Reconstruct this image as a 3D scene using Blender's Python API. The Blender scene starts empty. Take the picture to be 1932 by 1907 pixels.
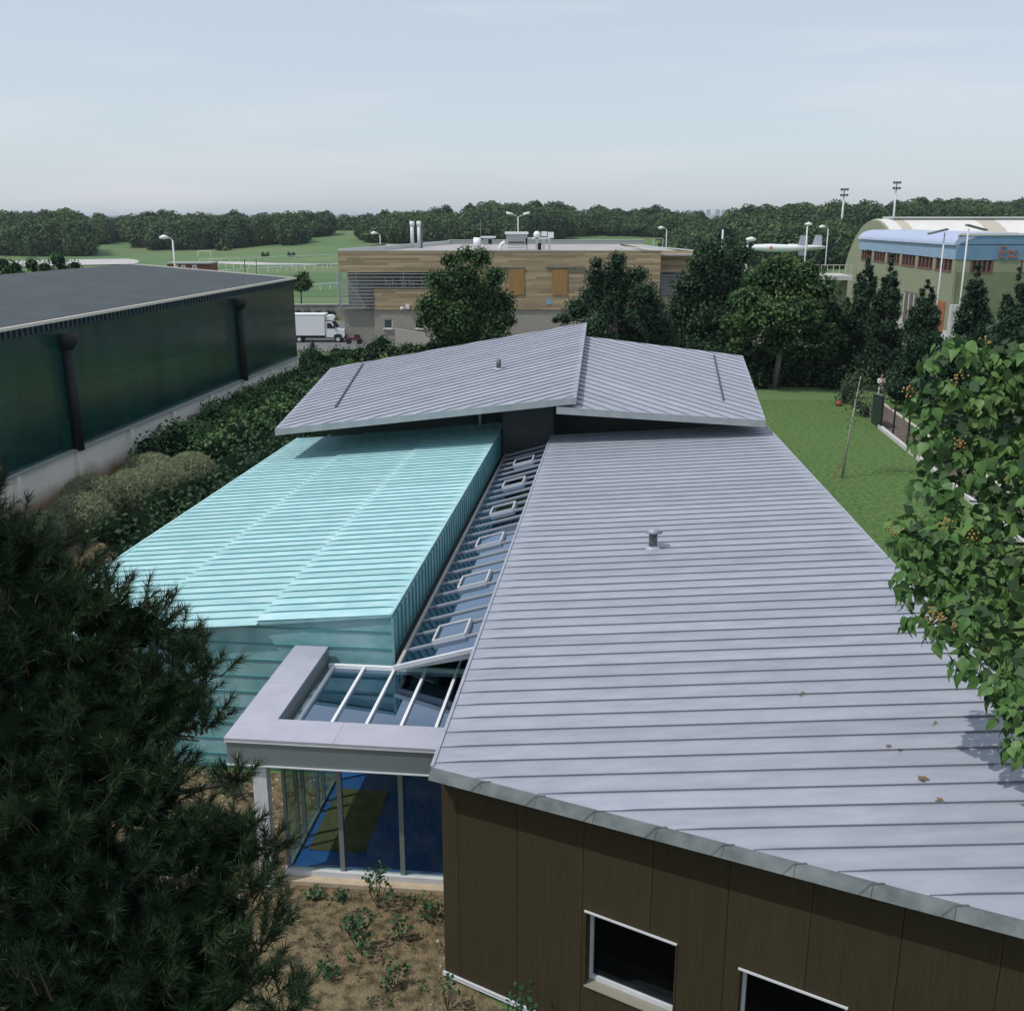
import bpy, math, random
import numpy as np
R=math.radians
sc=bpy.context.scene
# ------------------------------------------------------------------ camera, world, sun, exposure
CZ=12.0; PIT=R(15.57); F=1932.0
cam=bpy.data.cameras.new('camera'); co=bpy.data.objects.new('camera',cam); sc.collection.objects.link(co)
co.location=(0,0,CZ); co.rotation_euler=(R(90)-PIT,0,0)
cam.sensor_fit='HORIZONTAL'; cam.sensor_width=36; cam.lens=36.0; cam.clip_end=30000; cam.clip_start=.1
sc.camera=co
SAZ=R(-112); SEL=R(57)                      # direction towards the sun
w=bpy.data.worlds.new('World'); sc.world=w; w.use_nodes=True
nt=w.node_tree; nt.nodes.clear()
wo=nt.nodes.new('ShaderNodeOutputWorld'); bg=nt.nodes.new('ShaderNodeBackground'); sky=nt.nodes.new('ShaderNodeTexSky')
sky.sky_type='NISHITA'; sky.sun_disc=False; sky.sun_elevation=SEL; sky.sun_rotation=SAZ
sky.air_density=1.0; sky.dust_density=1.0; sky.ozone_density=2.0; sky.altitude=100
# thin high veil of summer haze and faint cloud bands over the clear sky
tc=nt.nodes.new('ShaderNodeTexCoord'); sep=nt.nodes.new('ShaderNodeSeparateXYZ'); nt.links.new(tc.outputs['Generated'],sep.inputs[0])
mp=nt.nodes.new('ShaderNodeMapping'); mp.inputs['Scale'].default_value=(1.6,1.6,17); nt.links.new(tc.outputs['Generated'],mp.inputs[0])
nz=nt.nodes.new('ShaderNodeTexNoise'); nz.inputs['Scale'].default_value=1.7; nz.inputs['Detail'].default_value=7; nt.links.new(mp.outputs[0],nz.inputs['Vector'])
rp=nt.nodes.new('ShaderNodeValToRGB'); rp.color_ramp.elements[0].position=.45; rp.color_ramp.elements[1].position=.75
rp.color_ramp.elements[0].color=(0,0,0,1); rp.color_ramp.elements[1].color=(1,1,1,1); nt.links.new(nz.outputs[0],rp.inputs[0])
veil=nt.nodes.new('ShaderNodeMix'); veil.data_type='RGBA'; veil.inputs['Factor'].default_value=.68
veil.inputs['B'].default_value=(4.25,4.70,5.15,1); nt.links.new(sky.outputs[0],veil.inputs['A'])
bm_=nt.nodes.new('ShaderNodeMath'); bm_.operation='MULTIPLY'; bm_.inputs[1].default_value=.42; nt.links.new(rp.outputs[0],bm_.inputs[0])
cl=nt.nodes.new('ShaderNodeMix'); cl.data_type='RGBA'; cl.inputs['B'].default_value=(5.6,5.5,5.8,1)
nt.links.new(bm_.outputs[0],cl.inputs['Factor']); nt.links.new(veil.outputs['Result'],cl.inputs['A'])
nt.links.new(cl.outputs['Result'],bg.inputs[0]); bg.inputs[1].default_value=.15; nt.links.new(bg.outputs[0],wo.inputs[0])
sl=bpy.data.lights.new('sun','SUN'); sl.energy=2.7; sl.angle=R(.5); sl.color=(1,.955,.89)
so=bpy.data.objects.new('sun',sl); sc.collection.objects.link(so); so.location=(-40,-20,60)
so.rotation_euler=(R(90)-SEL,0,-SAZ+math.pi)   # fixed below with a track vector
from mathutils import Vector, Matrix
sd=Vector((math.sin(SAZ)*math.cos(SEL),math.cos(SAZ)*math.cos(SEL),math.sin(SEL)))
so.rotation_euler=sd.to_track_quat('Z','Y').to_euler()
sc.view_settings.view_transform='Standard'; sc.view_settings.look='None'; sc.view_settings.exposure=0; sc.view_settings.gamma=1
sc.view_settings.use_curve_mapping=False
sc.render.engine='CYCLES'
try:
    sc.cycles.max_bounces=8; sc.cycles.transparent_max_bounces=16; sc.cycles.volume_bounces=0; sc.cycles.use_denoising=True
except Exception: pass

# ------------------------------------------------------------------ helpers
rnd=random.Random(7)
def ray(px,py):
    x=(px-966)/F; y=-(py-953.5)/F
    return Vector((x,math.cos(PIT)+y*math.sin(PIT),-math.sin(PIT)+y*math.cos(PIT)))
CAM=Vector((0,0,CZ))
def P(px,py,z=0.):
    r=ray(px,py); return CAM+r*((z-CZ)/r.z)
def PY(px,py,Y):
    r=ray(px,py); return CAM+r*(Y/r.y)
def PD(px,py,d):
    return CAM+ray(px,py).normalized()*d
AZ=R(6.1); UX=Vector((math.cos(AZ),-math.sin(AZ),0)); VX=Vector((math.sin(AZ),math.cos(AZ),0)); ZX=Vector((0,0,1))
def U(u,v,z=0.): return UX*u+VX*v+ZX*z
def uv(p): return (p.dot(UX),p.dot(VX),p.z)
OFF={}
def link(o,parent=None):
    sc.collection.objects.link(o)
    if parent is not None: o.parent=parent
    OFF[o.name]=OFF[parent.name] if parent is not None else Vector(o.location)
    return o
def tag(o,label=None,cat=None,group=None,kind=None):
    if label: o['label']=label
    if cat: o['category']=cat
    if group: o['group']=group
    if kind: o['kind']=kind
    return o
def thing(name,label,cat,loc=(0,0,0),group=None):
    o=bpy.data.objects.new(name,None); o.empty_display_size=.3; o.location=loc; link(o)
    return tag(o,label,cat,group)
class MB:
    def __init__(s): s.v=[]; s.f=[]
    def add(s,vs,fs):
        n=len(s.v); s.v+= [tuple(p) for p in vs]; s.f+=[tuple(i+n for i in f) for f in fs]; return s
    def box(s,c,d,a=UX,b=VX,n=ZX):
        c=Vector(c); a=Vector(a); b=Vector(b); n=Vector(n); x,y,z=d[0]/2,d[1]/2,d[2]/2
        vs=[c+a*(i*x)+b*(j*y)+n*(k*z) for k in(-1,1) for j in(-1,1) for i in(-1,1)]
        return s.add(vs,[(0,2,3,1),(4,5,7,6),(0,1,5,4),(1,3,7,5),(3,2,6,7),(2,0,4,6)])
    def bar(s,p,q,w,h,up=ZX):
        p=Vector(p); q=Vector(q); a=(q-p); L=a.length
        if L<1e-6: return s
        a/=L; b=Vector(up).cross(a)
        if b.length<1e-4: b=Vector((1,0,0)).cross(a)
        b.normalize(); n=a.cross(b)
        return s.box((p+q)/2,(L,w,h),a,b,n)
    def prism(s,poly,vec):
        n=len(poly); vec=Vector(vec); vs=[Vector(p) for p in poly]+[Vector(p)+vec for p in poly]
        return s.add(vs,[tuple(range(n))[::-1],tuple(range(n,2*n))]+[(i,(i+1)%n,n+(i+1)%n,n+i) for i in range(n)])
    def tube(s,pts,rs,k=8,cap=True):
        pts=[Vector(p) for p in pts]; n0=len(s.v)
        ref=Vector((.3,.9,.1)).normalized()
        for i,p in enumerate(pts):
            d=(pts[min(i+1,len(pts)-1)]-pts[max(i-1,0)]).normalized()
            a=d.cross(ref)
            if a.length<1e-3: a=d.cross(Vector((1,0,0)))
            a.normalize(); b=d.cross(a)
            r=rs[i] if isinstance(rs,(list,tuple)) else rs
            for j in range(k):
                t=2*math.pi*j/k; s.v.append(tuple(p+a*(r*math.cos(t))+b*(r*math.sin(t))))
        for i in range(len(pts)-1):
            for j in range(k):
                s.f.append((n0+i*k+j,n0+i*k+(j+1)%k,n0+(i+1)*k+(j+1)%k,n0+(i+1)*k+j))
        if cap:
            s.f.append(tuple(n0+j for j in range(k))[::-1]); s.f.append(tuple(n0+(len(pts)-1)*k+j for j in range(k)))
        return s
    def build(s,name,m,parent=None,smooth=False,loc=None,raw=False):
        me=bpy.data.meshes.new(name)
        off=OFF[parent.name] if parent is not None else Vector(loc or (0,0,0))
        if raw: off=Vector((0,0,0))
        me.from_pydata([(p[0]-off[0],p[1]-off[1],p[2]-off[2]) for p in s.v],[],s.f)
        if m: me.materials.append(m)
        if smooth:
            for p in me.polygons: p.use_smooth=True
        o=bpy.data.objects.new(name,me)
        if parent is None: o.location=off
        return link(o,parent)
def inst(o,parent,loc,rot=None,name=None):
    c=bpy.data.objects.new(name or o.name.split('.')[0],o.data); c.location=loc
    if rot: c.rotation_euler=rot
    return link(c,parent)
def npmesh(name,V,Fq,m,parent=None,smooth=False,loc=(0,0,0)):
    """V (n,3) array, Fq (m,k) index array"""
    me=bpy.data.meshes.new(name); off=OFF[parent.name] if parent is not None else Vector(loc)
    V=np.asarray(V,dtype=np.float64)-np.array(off); k=Fq.shape[1]; mN=Fq.shape[0]
    me.vertices.add(len(V)); me.vertices.foreach_set('co',V.ravel())
    me.loops.add(mN*k); me.loops.foreach_set('vertex_index',Fq.ravel().astype(np.int32))
    me.polygons.add(mN); me.polygons.foreach_set('loop_start',np.arange(0,mN*k,k,dtype=np.int32)); me.polygons.foreach_set('loop_total',np.full(mN,k,dtype=np.int32))
    if smooth: me.polygons.foreach_set('use_smooth',np.ones(mN,dtype=bool))
    me.update(calc_edges=True); me.materials.append(m)
    o=bpy.data.objects.new(name,me)
    if parent is None: o.location=off
    return link(o,parent)

# ------------------------------------------------------------------ materials
def M(name,c,rough=.6,metal=0,c2=None,scale=5,amt=1.0,bump=0,bscale=None,orand=0,irand=0,spec=.5,stretch=None,trans=0,wave=None,detail=5,coords='Object',lohi=(.35,.65)):
    m=bpy.data.materials.new(name); m.use_nodes=True; t=m.node_tree; b=t.nodes['Principled BSDF']; out=t.nodes['Material Output']
    b.inputs['Roughness'].default_value=rough; b.inputs['Metallic'].default_value=metal; b.inputs['Specular IOR Level'].default_value=spec
    col=None
    tcn=t.nodes.new('ShaderNodeTexCoord'); mpn=t.nodes.new('ShaderNodeMapping'); t.links.new(tcn.outputs[coords],mpn.inputs[0])
    if stretch: mpn.inputs['Scale'].default_value=stretch
    rgb=t.nodes.new('ShaderNodeRGB'); rgb.outputs[0].default_value=(*c,1); col=rgb.outputs[0]
    if c2:
        n=t.nodes.new('ShaderNodeTexNoise'); n.inputs['Scale'].default_value=scale; n.inputs['Detail'].default_value=detail; t.links.new(mpn.outputs[0],n.inputs['Vector'])
        r=t.nodes.new('ShaderNodeMapRange'); r.inputs['From Min'].default_value=lohi[0]; r.inputs['From Max'].default_value=lohi[1]; r.inputs['To Max'].default_value=amt; t.links.new(n.outputs[0],r.inputs[0])
        mx=t.nodes.new('ShaderNodeMix'); mx.data_type='RGBA'; mx.inputs['B'].default_value=(*c2,1)
        t.links.new(r.outputs[0],mx.inputs['Factor']); t.links.new(col,mx.inputs['A']); col=mx.outputs['Result']
    def vary(sock,amount,col):
        r=t.nodes.new('ShaderNodeMapRange'); r.inputs['To Min'].default_value=1-amount; r.inputs['To Max'].default_value=1+amount; t.links.new(sock,r.inputs[0])
        h=t.nodes.new('ShaderNodeHueSaturation'); t.links.new(r.outputs[0],h.inputs['Value']); t.links.new(col,h.inputs['Color']); return h.outputs[0]
    if orand: oi=t.nodes.new('ShaderNodeObjectInfo'); col=vary(oi.outputs['Random'],orand,col)
    if irand: g=t.nodes.new('ShaderNodeNewGeometry'); col=vary(g.outputs['Random Per Island'],irand,col)
    t.links.new(col,b.inputs['Base Color'])
    if wave:   # (axis, scale, strength): corrugation relief
        wv=t.nodes.new('ShaderNodeTexWave'); wv.bands_direction=wave[0]; wv.inputs['Scale'].default_value=wave[1]; t.links.new(tcn.outputs['Object'],wv.inputs['Vector'])
        bp=t.nodes.new('ShaderNodeBump'); bp.inputs['Strength'].default_value=wave[2]; bp.inputs['Distance'].default_value=.03; t.links.new(wv.outputs[0],bp.inputs['Height']); t.links.new(bp.outputs[0],b.inputs['Normal'])
    elif bump:
        n2=t.nodes.new('ShaderNodeTexNoise'); n2.inputs['Scale'].default_value=bscale or scale*3; n2.inputs['Detail'].default_value=6; t.links.new(mpn.outputs[0],n2.inputs['Vector'])
        bp=t.nodes.new('ShaderNodeBump'); bp.inputs['Strength'].default_value=bump; bp.inputs['Distance'].default_value=.05; t.links.new(n2.outputs[0],bp.inputs['Height']); t.links.new(bp.outputs[0],b.inputs['Normal'])
    if trans:
        tr=t.nodes.new('ShaderNodeBsdfTranslucent'); t.links.new(col,tr.inputs[0]); ms=t.nodes.new('ShaderNodeMixShader'); ms.inputs[0].default_value=trans
        t.links.new(b.outputs[0],ms.inputs[1]); t.links.new(tr.outputs[0],ms.inputs[2]); t.links.new(ms.outputs[0],out.inputs[0])
    return m
def glassM(name,tint,refl=.15,boost=1.0,gcol=(1,1,1),rough=.01):
    m=bpy.data.materials.new(name); m.use_nodes=True; t=m.node_tree; t.nodes.remove(t.nodes['Principled BSDF']); out=t.nodes['Material Output']
    tr=t.nodes.new('ShaderNodeBsdfTransparent'); tr.inputs[0].default_value=(*tint,1)
    gl=t.nodes.new('ShaderNodeBsdfGlossy'); gl.inputs['Roughness'].default_value=rough; gl.inputs['Color'].default_value=(*gcol,1)
    fr=t.nodes.new('ShaderNodeFresnel'); fr.inputs[0].default_value=1.5
    ma=t.nodes.new('ShaderNodeMath'); ma.operation='MULTIPLY_ADD'; ma.inputs[1].default_value=boost; ma.inputs[2].default_value=refl; ma.use_clamp=True
    t.links.new(fr.outputs[0],ma.inputs[0]); ge=t.nodes.new('ShaderNodeNewGeometry'); iv_=t.nodes.new('ShaderNodeMath'); iv_.operation='SUBTRACT'; iv_.inputs[0].default_value=1; t.links.new(ge.outputs['Backfacing'],iv_.inputs[1])
    mm=t.nodes.new('ShaderNodeMath'); mm.operation='MULTIPLY'; t.links.new(ma.outputs[0],mm.inputs[0]); t.links.new(iv_.outputs[0],mm.inputs[1])
    mx=t.nodes.new('ShaderNodeMixShader'); t.links.new(mm.outputs[0],mx.inputs[0]); t.links.new(tr.outputs[0],mx.inputs[1]); t.links.new(gl.outputs[0],mx.inputs[2]); t.links.new(mx.outputs[0],out.inputs[0])
    return m
ZINC=M('zinc',(.315,.335,.395),.5,.2,(.395,.415,.475),2.6,1,bump=.3,bscale=2.2,orand=.07,stretch=(.5,1.6,1),detail=12,lohi=(.3,.7))
ZSEAM=M('zinc_seam',(.17,.18,.22),.6,.2)
ZFAS=M('zinc_fascia',(.085,.105,.11),.5,.15,(.16,.185,.19),3,1,bump=.2,bscale=3,orand=.05)
COP=M('copper',(.30,.555,.575),.6,0,(.45,.66,.69),2.4,1,bump=.3,bscale=2,orand=.08,stretch=(.7,1.5,1),detail=12,lohi=(.3,.7))
COPW=M('copper_wall',(.14,.34,.35),.55,0,(.28,.46,.50),1.5,1,bump=.3,bscale=2,orand=.06)
COPS=M('copper_seam',(.07,.24,.25),.6)
BROWN=M('brown_cladding',(.038,.031,.017),.6,0,(.050,.041,.024),60,1,stretch=(1,1,.02),orand=.06,spec=.15)
DARK=M('dark',(.012,.014,.016),.7)
INT=M('interior',(.05,.055,.06),.8)
WHITE=M('white_metal',(.62,.64,.68),.4,0,(.55,.57,.6),3,1)
WHITEP=M('white_paint',(.78,.79,.8),.45)
LILAC=M('coping_metal',(.42,.42,.49),.42,.2,(.47,.47,.54),2,1,bump=.1)
GREYF=M('grey_fascia',(.19,.225,.235),.45,.2)
GREYM=M('grey_mullion',(.20,.24,.25),.45,.3)
GLR=glassM('roof_glass',(.18,.27,.26),.42,1.0,(.50,.63,.80),.015)
SKB=M('skylight_bar',(.40,.41,.43),.5,.1)
GLW=glassM('wall_glass',(.80,.88,.86),.03,.9)
GLD=glassM('dark_glass',(.45,.5,.52),.04,1.0)
BLUEF=M('blue_floor',(.018,.10,.36),.45,0,(.028,.13,.42),30,1)
MAT_=M('door_mat',(.17,.15,.06),.9,0,(.10,.09,.04),90,1,stretch=(1,.06,1))
SOIL=M('soil',(.20,.155,.085),.95,0,(.075,.055,.028),5.5,1,bump=1.0,bscale=22,detail=14,lohi=(.42,.62))
GRASS=M('grass',(.032,.115,.018),.95,0,(.125,.180,.045),4.5,1,bump=1.0,bscale=30,detail=15,lohi=(.38,.64))
MEAD=M('meadow',(.065,.150,.045),.95,0,(.13,.175,.07),.03,1,detail=8)
ASPH=M('asphalt',(.13,.135,.14),.9,0,(.17,.17,.17),1.2,1)
SAND=M('pale_track',(.42,.40,.40),.9,0,(.5,.48,.47),.2,1)
PATHM=M('brown_path',(.085,.065,.055),.95,0,(.12,.095,.08),3,1,bump=.4)
CONC=M('concrete',(.36,.35,.33),.85,0,(.27,.25,.22),1.2,1,bump=.2)
CONW=M('white_concrete',(.56,.56,.57),.8,0,(.46,.45,.43),.9,1)
ROOFD=M('roof_felt',(.040,.052,.060),.8,0,(.055,.066,.073),.5,1,bump=.3,bscale=20)
BARK=M('bark',(.07,.055,.04),.9,0,(.12,.1,.08),8,1,bump=.5)
BIRCH=M('birch_bark',(.42,.41,.33),.8,0,(.22,.21,.16),9,1)
def LEAF(name,c,c2,irand=.35,trans=.22,scale=.35,rough=.6): return M(name,c,rough,0,c2,scale,1,irand=irand,trans=trans,spec=.35)
L_CH=LEAF('chestnut_leaf',(.030,.080,.020),(.070,.135,.034))
L_DK=LEAF('dark_leaf',(.018,.052,.022),(.040,.085,.032))
L_CO=LEAF('conifer_leaf',(.016,.050,.026),(.034,.076,.036),.4,.15)
L_CA=M('catalpa_leaf',(.062,.150,.038),.5,0,(.125,.225,.062),1.1,1,irand=.25,orand=.22,trans=.3,spec=.4)
L_HE=LEAF('hedge_leaf',(.050,.125,.040),(.085,.170,.055))
L_WE=LEAF('weed_leaf',(.045,.10,.03),(.08,.14,.045))
L_DR=LEAF('dry_grass_leaf',(.33,.36,.22),(.24,.28,.16),.3,.3)
L_PI=M('pine_needle',(.007,.024,.011),.6,0,(.025,.054,.020),1.5,1,irand=.4,spec=.3)  # very dark needle colour, stands for the pine's shaded near side
L_WO=LEAF('wood_leaf',(.024,.068,.024),(.085,.140,.038),.4,.2,.09)
CORE=M('crown_core',(.008,.018,.010),1.0,spec=0)  # dark lumps whose colour stands for the shade deep inside crowns
CORE2=M('wood_core',(.014,.034,.020),1.0,spec=0)  # same for the distant woods: inner shade put into the colour

def clip(poly,a,b,c):    # keep a*x+b*y<=c
    out=[]
    for i in range(len(poly)):
        p=poly[i]; q=poly[(i+1)%len(poly)]; fp=a*p[0]+b*p[1]-c; fq=a*q[0]+b*q[1]-c
        if fp<=0: out.append(p)
        if (fp<0<fq) or (fq<0<fp):
            t=fp/(fp-fq); out.append((p[0]+(q[0]-p[0])*t,p[1]+(q[1]-p[1])*t))
    return out
def pans(parent,name,O,S,E,N,poly,w,m,sm,rh=.03,rw=.022,th=.012,gap=.002,start=0,seamname='seam',curl=.25,lip=0):
    """sheets side by side between standing seams: S along the seam, E across, N out of the surface; each sheet is a part, its seam a sub-part"""
    es=[p[1] for p in poly]; e=math.floor((min(es)-start)/w)*w+start; out=[]
    def W(s,e_,h=0): return O+S*s+E*e_+N*h
    while e<max(es)-1e-6:
        pl=clip(clip(poly,0,-1,-(e+gap)),0,1,e+w-gap)
        if len(pl)>=3:
            mb=MB(); mb.prism([W(p[0],p[1],0) for p in pl],N*th)
            o=mb.build(name,m,parent); out.append(o)
            c=clip(poly,0,-1,-(e-.0005)); c=clip(c,0,1,e+.0005)
            if len(c)>=3 and e>min(es)+.02:
                s0=min(p[0] for p in c); s1=max(p[0] for p in c); L=s1-s0
                if L>.15:
                    cu=min(curl,L*.3); hs=[(s0+.01,.35),(s0+cu*.5,.6),(s0+cu,1),(s1-cu,1),(s1-cu*.5,.6),(s1-.01,.35)]
                    q=MB(); vs=[]
                    for i,(s,k) in enumerate(hs):
                        dr=(rnd.random()-.5)*.008 if 0<i<5 else 0
                        for j,h in ((-1,th-.002),(-1,th+rh*k),(1,th+rh*k),(1,th-.002)): vs.append(W(s,e+j*rw/2+dr,h))
                    fs=[]
                    for i in range(5):
                        for j in range(4): fs.append((i*4+j,i*4+(j+1)%4,(i+1)*4+(j+1)%4,(i+1)*4+j))
                    fs+=[(3,2,1,0),(20,21,22,23)]
                    q.add(vs,fs); q.build(seamname,sm,o)
        e+=w
    return out

# ------------------------------------------------------------------ foliage generators
def ico():
    t=(1+5**.5)/2
    v=np.array([(-1,t,0),(1,t,0),(-1,-t,0),(1,-t,0),(0,-1,t),(0,1,t),(0,-1,-t),(0,1,-t),(t,0,-1),(t,0,1),(-t,0,-1),(-t,0,1)],float); v/=np.linalg.norm(v[0])
    f=[(0,11,5),(0,5,1),(0,1,7),(0,7,10),(0,10,11),(1,5,9),(5,11,4),(11,10,2),(10,7,6),(7,1,8),(3,9,4),(3,4,2),(3,2,6),(3,6,8),(3,8,9),(4,9,5),(2,4,11),(6,2,10),(8,6,7),(9,8,1)]
    # one subdivision
    V=[tuple(x) for x in v]; cache={}; nf=[]
    def mid(a,b):
        k=(min(a,b),max(a,b))
        if k not in cache:
            p=(np.array(V[a])+np.array(V[b])); p/=np.linalg.norm(p); V.append(tuple(p)); cache[k]=len(V)-1
        return cache[k]
    for a,b,c in f:
        ab,bc,ca=mid(a,b),mid(b,c),mid(c,a); nf+=[(a,ab,ca),(b,bc,ab),(c,ca,bc),(ab,bc,ca)]
    return np.array(V),np.array(nf)
ICOV,ICOF=ico()
def cores(blobs,k,g):
    V=[];Fs=[];n=0
    for b in blobs:
        c=np.array(b[:3]); r=np.array(b[3:6])*k
        v=ICOV*(1+g.uniform(-.14,.14,(len(ICOV),1)))*r+c; V.append(v); Fs.append(ICOF+n); n+=len(v)
    return np.concatenate(V),np.concatenate(Fs)
def leafquads(C,Nn,size,g,aspect=.6,droop=0.):
    n=len(C); Nn=Nn/np.maximum(np.linalg.norm(Nn,axis=1,keepdims=True),1e-6)
    t=g.normal(size=(n,3)); t[:,2]-=droop; t-=Nn*(t*Nn).sum(1,keepdims=True); t/=np.maximum(np.linalg.norm(t,axis=1,keepdims=True),1e-6)
    b=np.cross(Nn,t); s=(size*g.uniform(.6,1.3,n))[:,None]; a=s*aspect
    V=np.stack([C-t*s*.5,C+b*a*.5+Nn*s*.05,C+t*s*.5,C-b*a*.5+Nn*s*.05],1).reshape(-1,3)
    return V,np.arange(4*n).reshape(n,4)
def cloud(blobs,dens,size,seed,shell=.55,droop=.3,aspect=.65,zbias=.35,jit=.9):
    """leaves scattered through the outer shell of a set of ellipsoids"""
    g=np.random.default_rng(seed); Cs=[];Ns=[]
    for b in blobs:
        c=np.array(b[:3]); r=np.array(b[3:6]); n=max(8,int(dens*(r[0]*r[1]+r[1]*r[2]+r[0]*r[2])/3*4*math.pi))
        d=g.normal(size=(n,3)); d/=np.linalg.norm(d,axis=1,keepdims=True)
        rr=(shell+(1.12-shell)*g.random((n,1))**.6)
        Cs.append(c+d*r*rr); Ns.append(d/r*r.mean()+np.array([0,0,zbias])+g.normal(size=(n,3))*jit)
    C=np.concatenate(Cs); N_=np.concatenate(Ns)
    return leafquads(C,N_,size,g,aspect,droop)
def blobsphere(c,r,n,seed,br=.42,flat=1.0,lo=-.8,taper=0.):
    """blobs spread on an ellipsoidal crown; c centre, r=(rx,ry,rz)"""
    g=np.random.default_rng(seed); out=[]
    for i in range(n):
        z=lo+(1-lo)*(i+.5)/n; a=i*2.39996+g.uniform(-.3,.3); h=math.sqrt(max(0,1-z*z))*(1-taper*max(z,0))
        k=g.uniform(.62,.92); s=g.uniform(.75,1.25)*br*(r[0]+r[2])/2
        out.append((c[0]+math.cos(a)*h*r[0]*k,c[1]+math.sin(a)*h*r[1]*k,c[2]+z*r[2]*k,s,s,s*.8*flat))
    return out
def tree(name,label,cat,base,blobs,dens,size,leafm,seed,trunk_r=.2,group=None,limbs=6,bark=BARK,core=.72,droop=.3,aspect=.65,crown='crown',inner=None):
    base=Vector(base); t=thing(name,label,cat,base,group); g=np.random.default_rng(seed+99)
    V,Fq=cloud(blobs,dens,size,seed,droop=droop,aspect=aspect); npmesh(crown,V,Fq,leafm,t)
    V,Fq=cores(blobs,core,g); npmesh('shade_core',V,Fq,CORE,t)
    top=max(b[2] for b in blobs); cz=sum(b[2] for b in blobs)/len(blobs); cx=sum(b[0] for b in blobs)/len(blobs); cy=sum(b[1] for b in blobs)/len(blobs)
    mb=MB(); pts=[base-ZX*.1,base.lerp(Vector((cx,cy,cz)),.4)+Vector((.05,0,0)),Vector((cx,cy,cz)),Vector((cx,cy,(cz+top)/2))]
    mb.tube(pts,[trunk_r*1.25,trunk_r,trunk_r*.7,trunk_r*.3],8); mb.build('trunk',bark,t,True)
    bb=list(blobs); random.Random(seed).shuffle(bb)
    for b in bb[:limbs]:
        q=MB(); s=base.lerp(Vector((cx,cy,cz)),.55+.3*rnd.random()); e=Vector(b[:3]); m_=(s+e)/2+ZX*.15
        q.tube([s,m_,e],[trunk_r*.4,trunk_r*.28,trunk_r*.1],6); q.build('limb',bark,t,True)
    return t

# ================================================================== SETTING: ground
def sheet(name,pts,z,m,kind='structure',h=None):
    mb=MB()
    if h: mb.prism([(p[0],p[1],z-h) for p in pts],(0,0,h))
    else: mb.add([(p[0],p[1],z) for p in pts],[tuple(range(len(pts)))])
    o=mb.build(name,m); o['kind']=kind; return o
def ss(x): x=min(1,max(0,x)); return x*x*(3-2*x)
def terr(x,y):
    r=math.hypot(x,y)
    z=8.0*ss((r-300)/330)
    z+=ss((r-290)/90)*2.0*(math.sin(x*.011+1.0)+math.sin(y*.013+x*.004))*.6
    z+=5*math.exp(-((x-20)/90)**2-((y-520)/110)**2)+3*math.exp(-((x+60)/45)**2-((y-430)/70)**2)
    if y>1500: z=min(z,8)*1.0
    return max(0,z)*ss((r-250)/60)
rs=[0,60,120,180,240,280,310,340,370,400,430,460,500,540,580,640,720,850,1100,1600,2600,4500,9000,16000]
na=72; V=[(0,0,-.02)]; Fs=[]
for i,r in enumerate(rs[1:]):
    for j in range(na):
        a=2*math.pi*j/na; x=r*math.sin(a); y=r*math.cos(a); V.append((x,y,terr(x,y)-.02))
for j in range(na): Fs.append((0,1+(j+1)%na,1+j))
for i in range(len(rs)-2):
    b0=1+i*na; b1=b0+na
    for j in range(na): Fs.append((b0+j,b0+(j+1)%na,b1+(j+1)%na,b1+j))
g_=MB(); g_.v=V; g_.f=Fs; go=g_.build('ground',MEAD,None,True); go['kind']='structure'
# far blue hills on the horizon
def ridge(name,Y,x0,x1,base,amp,seed,m):
    g=random.Random(seed); n=80; v=[];f=[]
    ph=[g.uniform(0,6) for _ in range(5)]
    for i in range(n+1):
        x=x0+(x1-x0)*i/n; h=base+amp*(.5*math.sin(i*.11+ph[0])+.3*math.sin(i*.27+ph[1])+.2*math.sin(i*.6+ph[2]))
        h*=min(1,i/6,(n-i)/6)
        v+=[(x,Y-700,4),(x,Y,max(4,h)),(x,Y+900,4)]
    for i in range(n):
        for k in (0,1): f.append((i*3+k,i*3+3+k,i*3+4+k,i*3+1+k))
    mb=MB(); mb.v=v; mb.f=f; o=mb.build(name,m,None,True); o['kind']='structure'
HILL=M('hill_wood',(.04,.07,.05),1,spec=0,c2=(.09,.11,.07),scale=.003,amt=1)
ridge('far_hills',9000,-7500,2500,52,10,3,HILL)
ridge('far_hills_right',8000,1000,8000,34,8,5,HILL)
# lawn, beds, yard, path
lawn=sheet('lawn',[U(4,22),U(3.5,72),U(60,72),U(60,6),U(9.2,6),U(5,9)],.012,GRASS)
sheet('garden_bed',[U(-24.5,6),U(-24.5,42),U(-24.4,78),U(-10,78),U(-13,42),U(-13,19.9),U(-4.5,19.9),U(-2.9,16),U(-2.5,14),U(9,6.5),U(9,2),U(-10,-4)],.008,SOIL)
sheet('yard',[U(-60,96),U(-60,127),U(10,120),U(30,97),U(20,93)],.012,ASPH)
sheet('yard_verge',[U(-60,127.2),U(-60,136),U(-20,134),U(-8,126)],.02,M('verge_earth',(.2,.15,.09),.95,c2=(.09,.11,.04),scale=.4,amt=1))
def onter(px,py,z=0):
    for _ in range(12):
        p=P(px,py,z); z=.5*z+.5*terr(p.x,p.y)
    return Vector((p.x,p.y,terr(p.x,p.y)+.22))
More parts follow.
